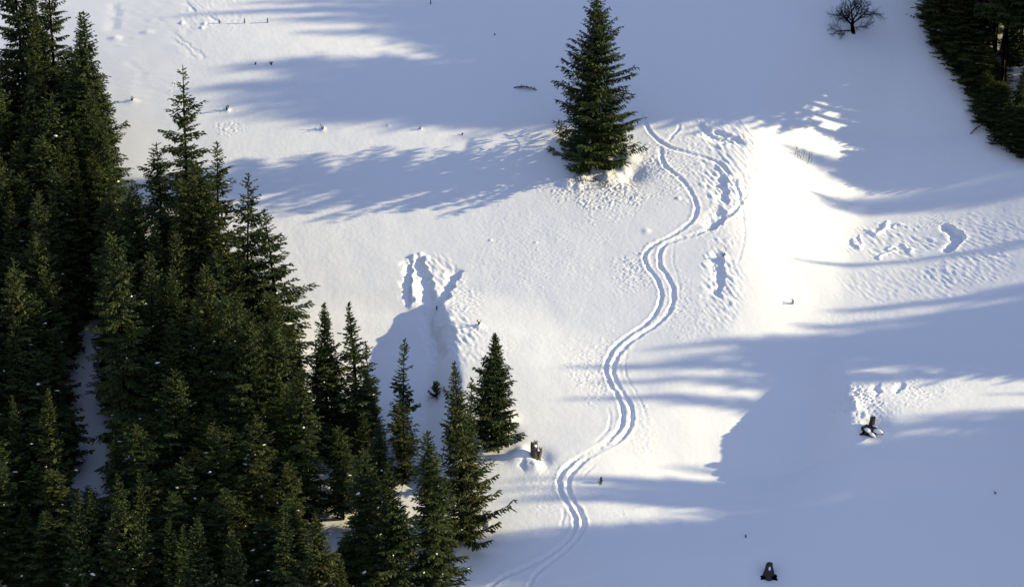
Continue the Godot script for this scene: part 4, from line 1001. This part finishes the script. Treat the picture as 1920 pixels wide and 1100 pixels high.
	# dry scrub under the broad spruce
	var scrubs := [[0.8, 0.3, "brown dry scrub at the foot of the broad single spruce, nearest its middle"], [1.8, 1.1, "brown dry scrub right below the broad single spruce's skirt"], [-1.9, 0.4, "brown dry scrub left below the broad single spruce's skirt"]]
	for a in scrubs:
		t = thing("dry_scrub", a[2], "shrub", on_ground(BASE_SCRUB + Vector2(a[0], a[1])))
		for k in 9:
			var s := part("stem", stalk_mesh(r, r.randf_range(0.5, 1.1), 0.035, 1.0), mat.straw, t)
			s.position = Vector3(r.randf_range(-0.9, 0.9), 0, r.randf_range(-0.4, 0.4))
			s.position.y = ground(t.position.x + s.position.x, t.position.z + s.position.z) - t.position.y
	# fallen boughs
	t = thing("fallen_bough", "dark fallen bough lying on shaded snow left of the broad spruce", "branch", on_ground(LOG_BRANCH))
	bough(t, r, 3.4, Vector3(1, 0, 0.1), 0.3, mat.leaf_blue)
	t = thing("dead_bough", "arched dead bough lying beside the dark right forest edge", "branch", on_ground(DEAD_BOUGH))
	bough(t, r, 3.2, Vector3(1, 0, -0.2), 0.9, mat.leaf_blue)
	# dead pole in the left forest
	t = thing("dead_snag", "pale dead pole with short stubs among the dark left forest", "dead tree", on_ground(SNAG, 0.2))
	var sb := Brush.new()
	sb.tube(PackedVector3Array([Vector3(0, 0, 0), Vector3(0.05, 5, 0), Vector3(-0.08, 10, 0), Vector3(0.0, 12.0, 0)]), PackedFloat32Array([0.2, 0.16, 0.1, 0.03]), 6, Color.WHITE)
	part("pole", mesh_of(sb.v, sb.n, PackedColorArray()), mat.pale, t)
	for k in 10:
		var s := part("stub", stalk_mesh(r, r.randf_range(0.5, 1.0), 0.03, 1.5), mat.pale, t)
		s.position = Vector3(0, 5.0 + k * 0.65, 0)
		s.rotation = Vector3(0, r.randf() * TAU, 1.2)
	# fence posts
	for a in POSTS:
		t = thing("fence_post", a[3], "post", on_ground(Vector2(a[0], a[1])), "old fence posts on the upper slope")
		var pb := Brush.new()
		pb.tube(PackedVector3Array([Vector3(0, -0.4, 0), Vector3(0.02, a[2] * 0.5, 0), Vector3(0.03, a[2] * 0.93, 0), Vector3(0.03, a[2], 0)]), PackedFloat32Array([0.08, 0.075, 0.07, 0.01]), 6, Color.WHITE)
		part("pole", mesh_of(pb.v, pb.n, PackedColorArray()), mat.dark, t)

func bough(t: Node3D, r: RandomNumberGenerator, l: float, dir: Vector3, arch: float, leafy: Material) -> void:
	var b := Brush.new()
	var p := PackedVector3Array()
	var q := PackedFloat32Array()
	for k in 8:
		var f := k / 7.0
		var o := dir.normalized() * l * (f - 0.5)
		p.append(Vector3(o.x, ground(t.position.x + o.x, t.position.z + o.z) - t.position.y + 0.05 + arch * sin(f * PI), o.z))
		q.append(lerpf(0.07, 0.015, f))
	b.tube(p, q, 5, Color.WHITE)
	part("stem", mesh_of(b.v, b.n, PackedColorArray()), mat.dark, t)
	var c := Brush.new()
	for k in 90:
		var f := r.randf_range(0.15, 0.98) * 7.0
		var i := int(f)
		var at := p[i].lerp(p[mini(i + 1, 7)], f - i)
		var d := Vector3(r.randf_range(-0.6, 0.9), r.randf_range(-0.4, 0.4), r.randf_range(-1, 1)).normalized()
		c.kite(at, at + d * r.randf_range(0.2, 0.5), d.cross(Vector3.UP).normalized() * 0.07, Vector3.DOWN * 0.03, Color(0.05, 0.06, 0.025) * r.randf_range(0.7, 1.2))
	part("needles", mesh_of(c.v, c.n, c.c), leafy, t)
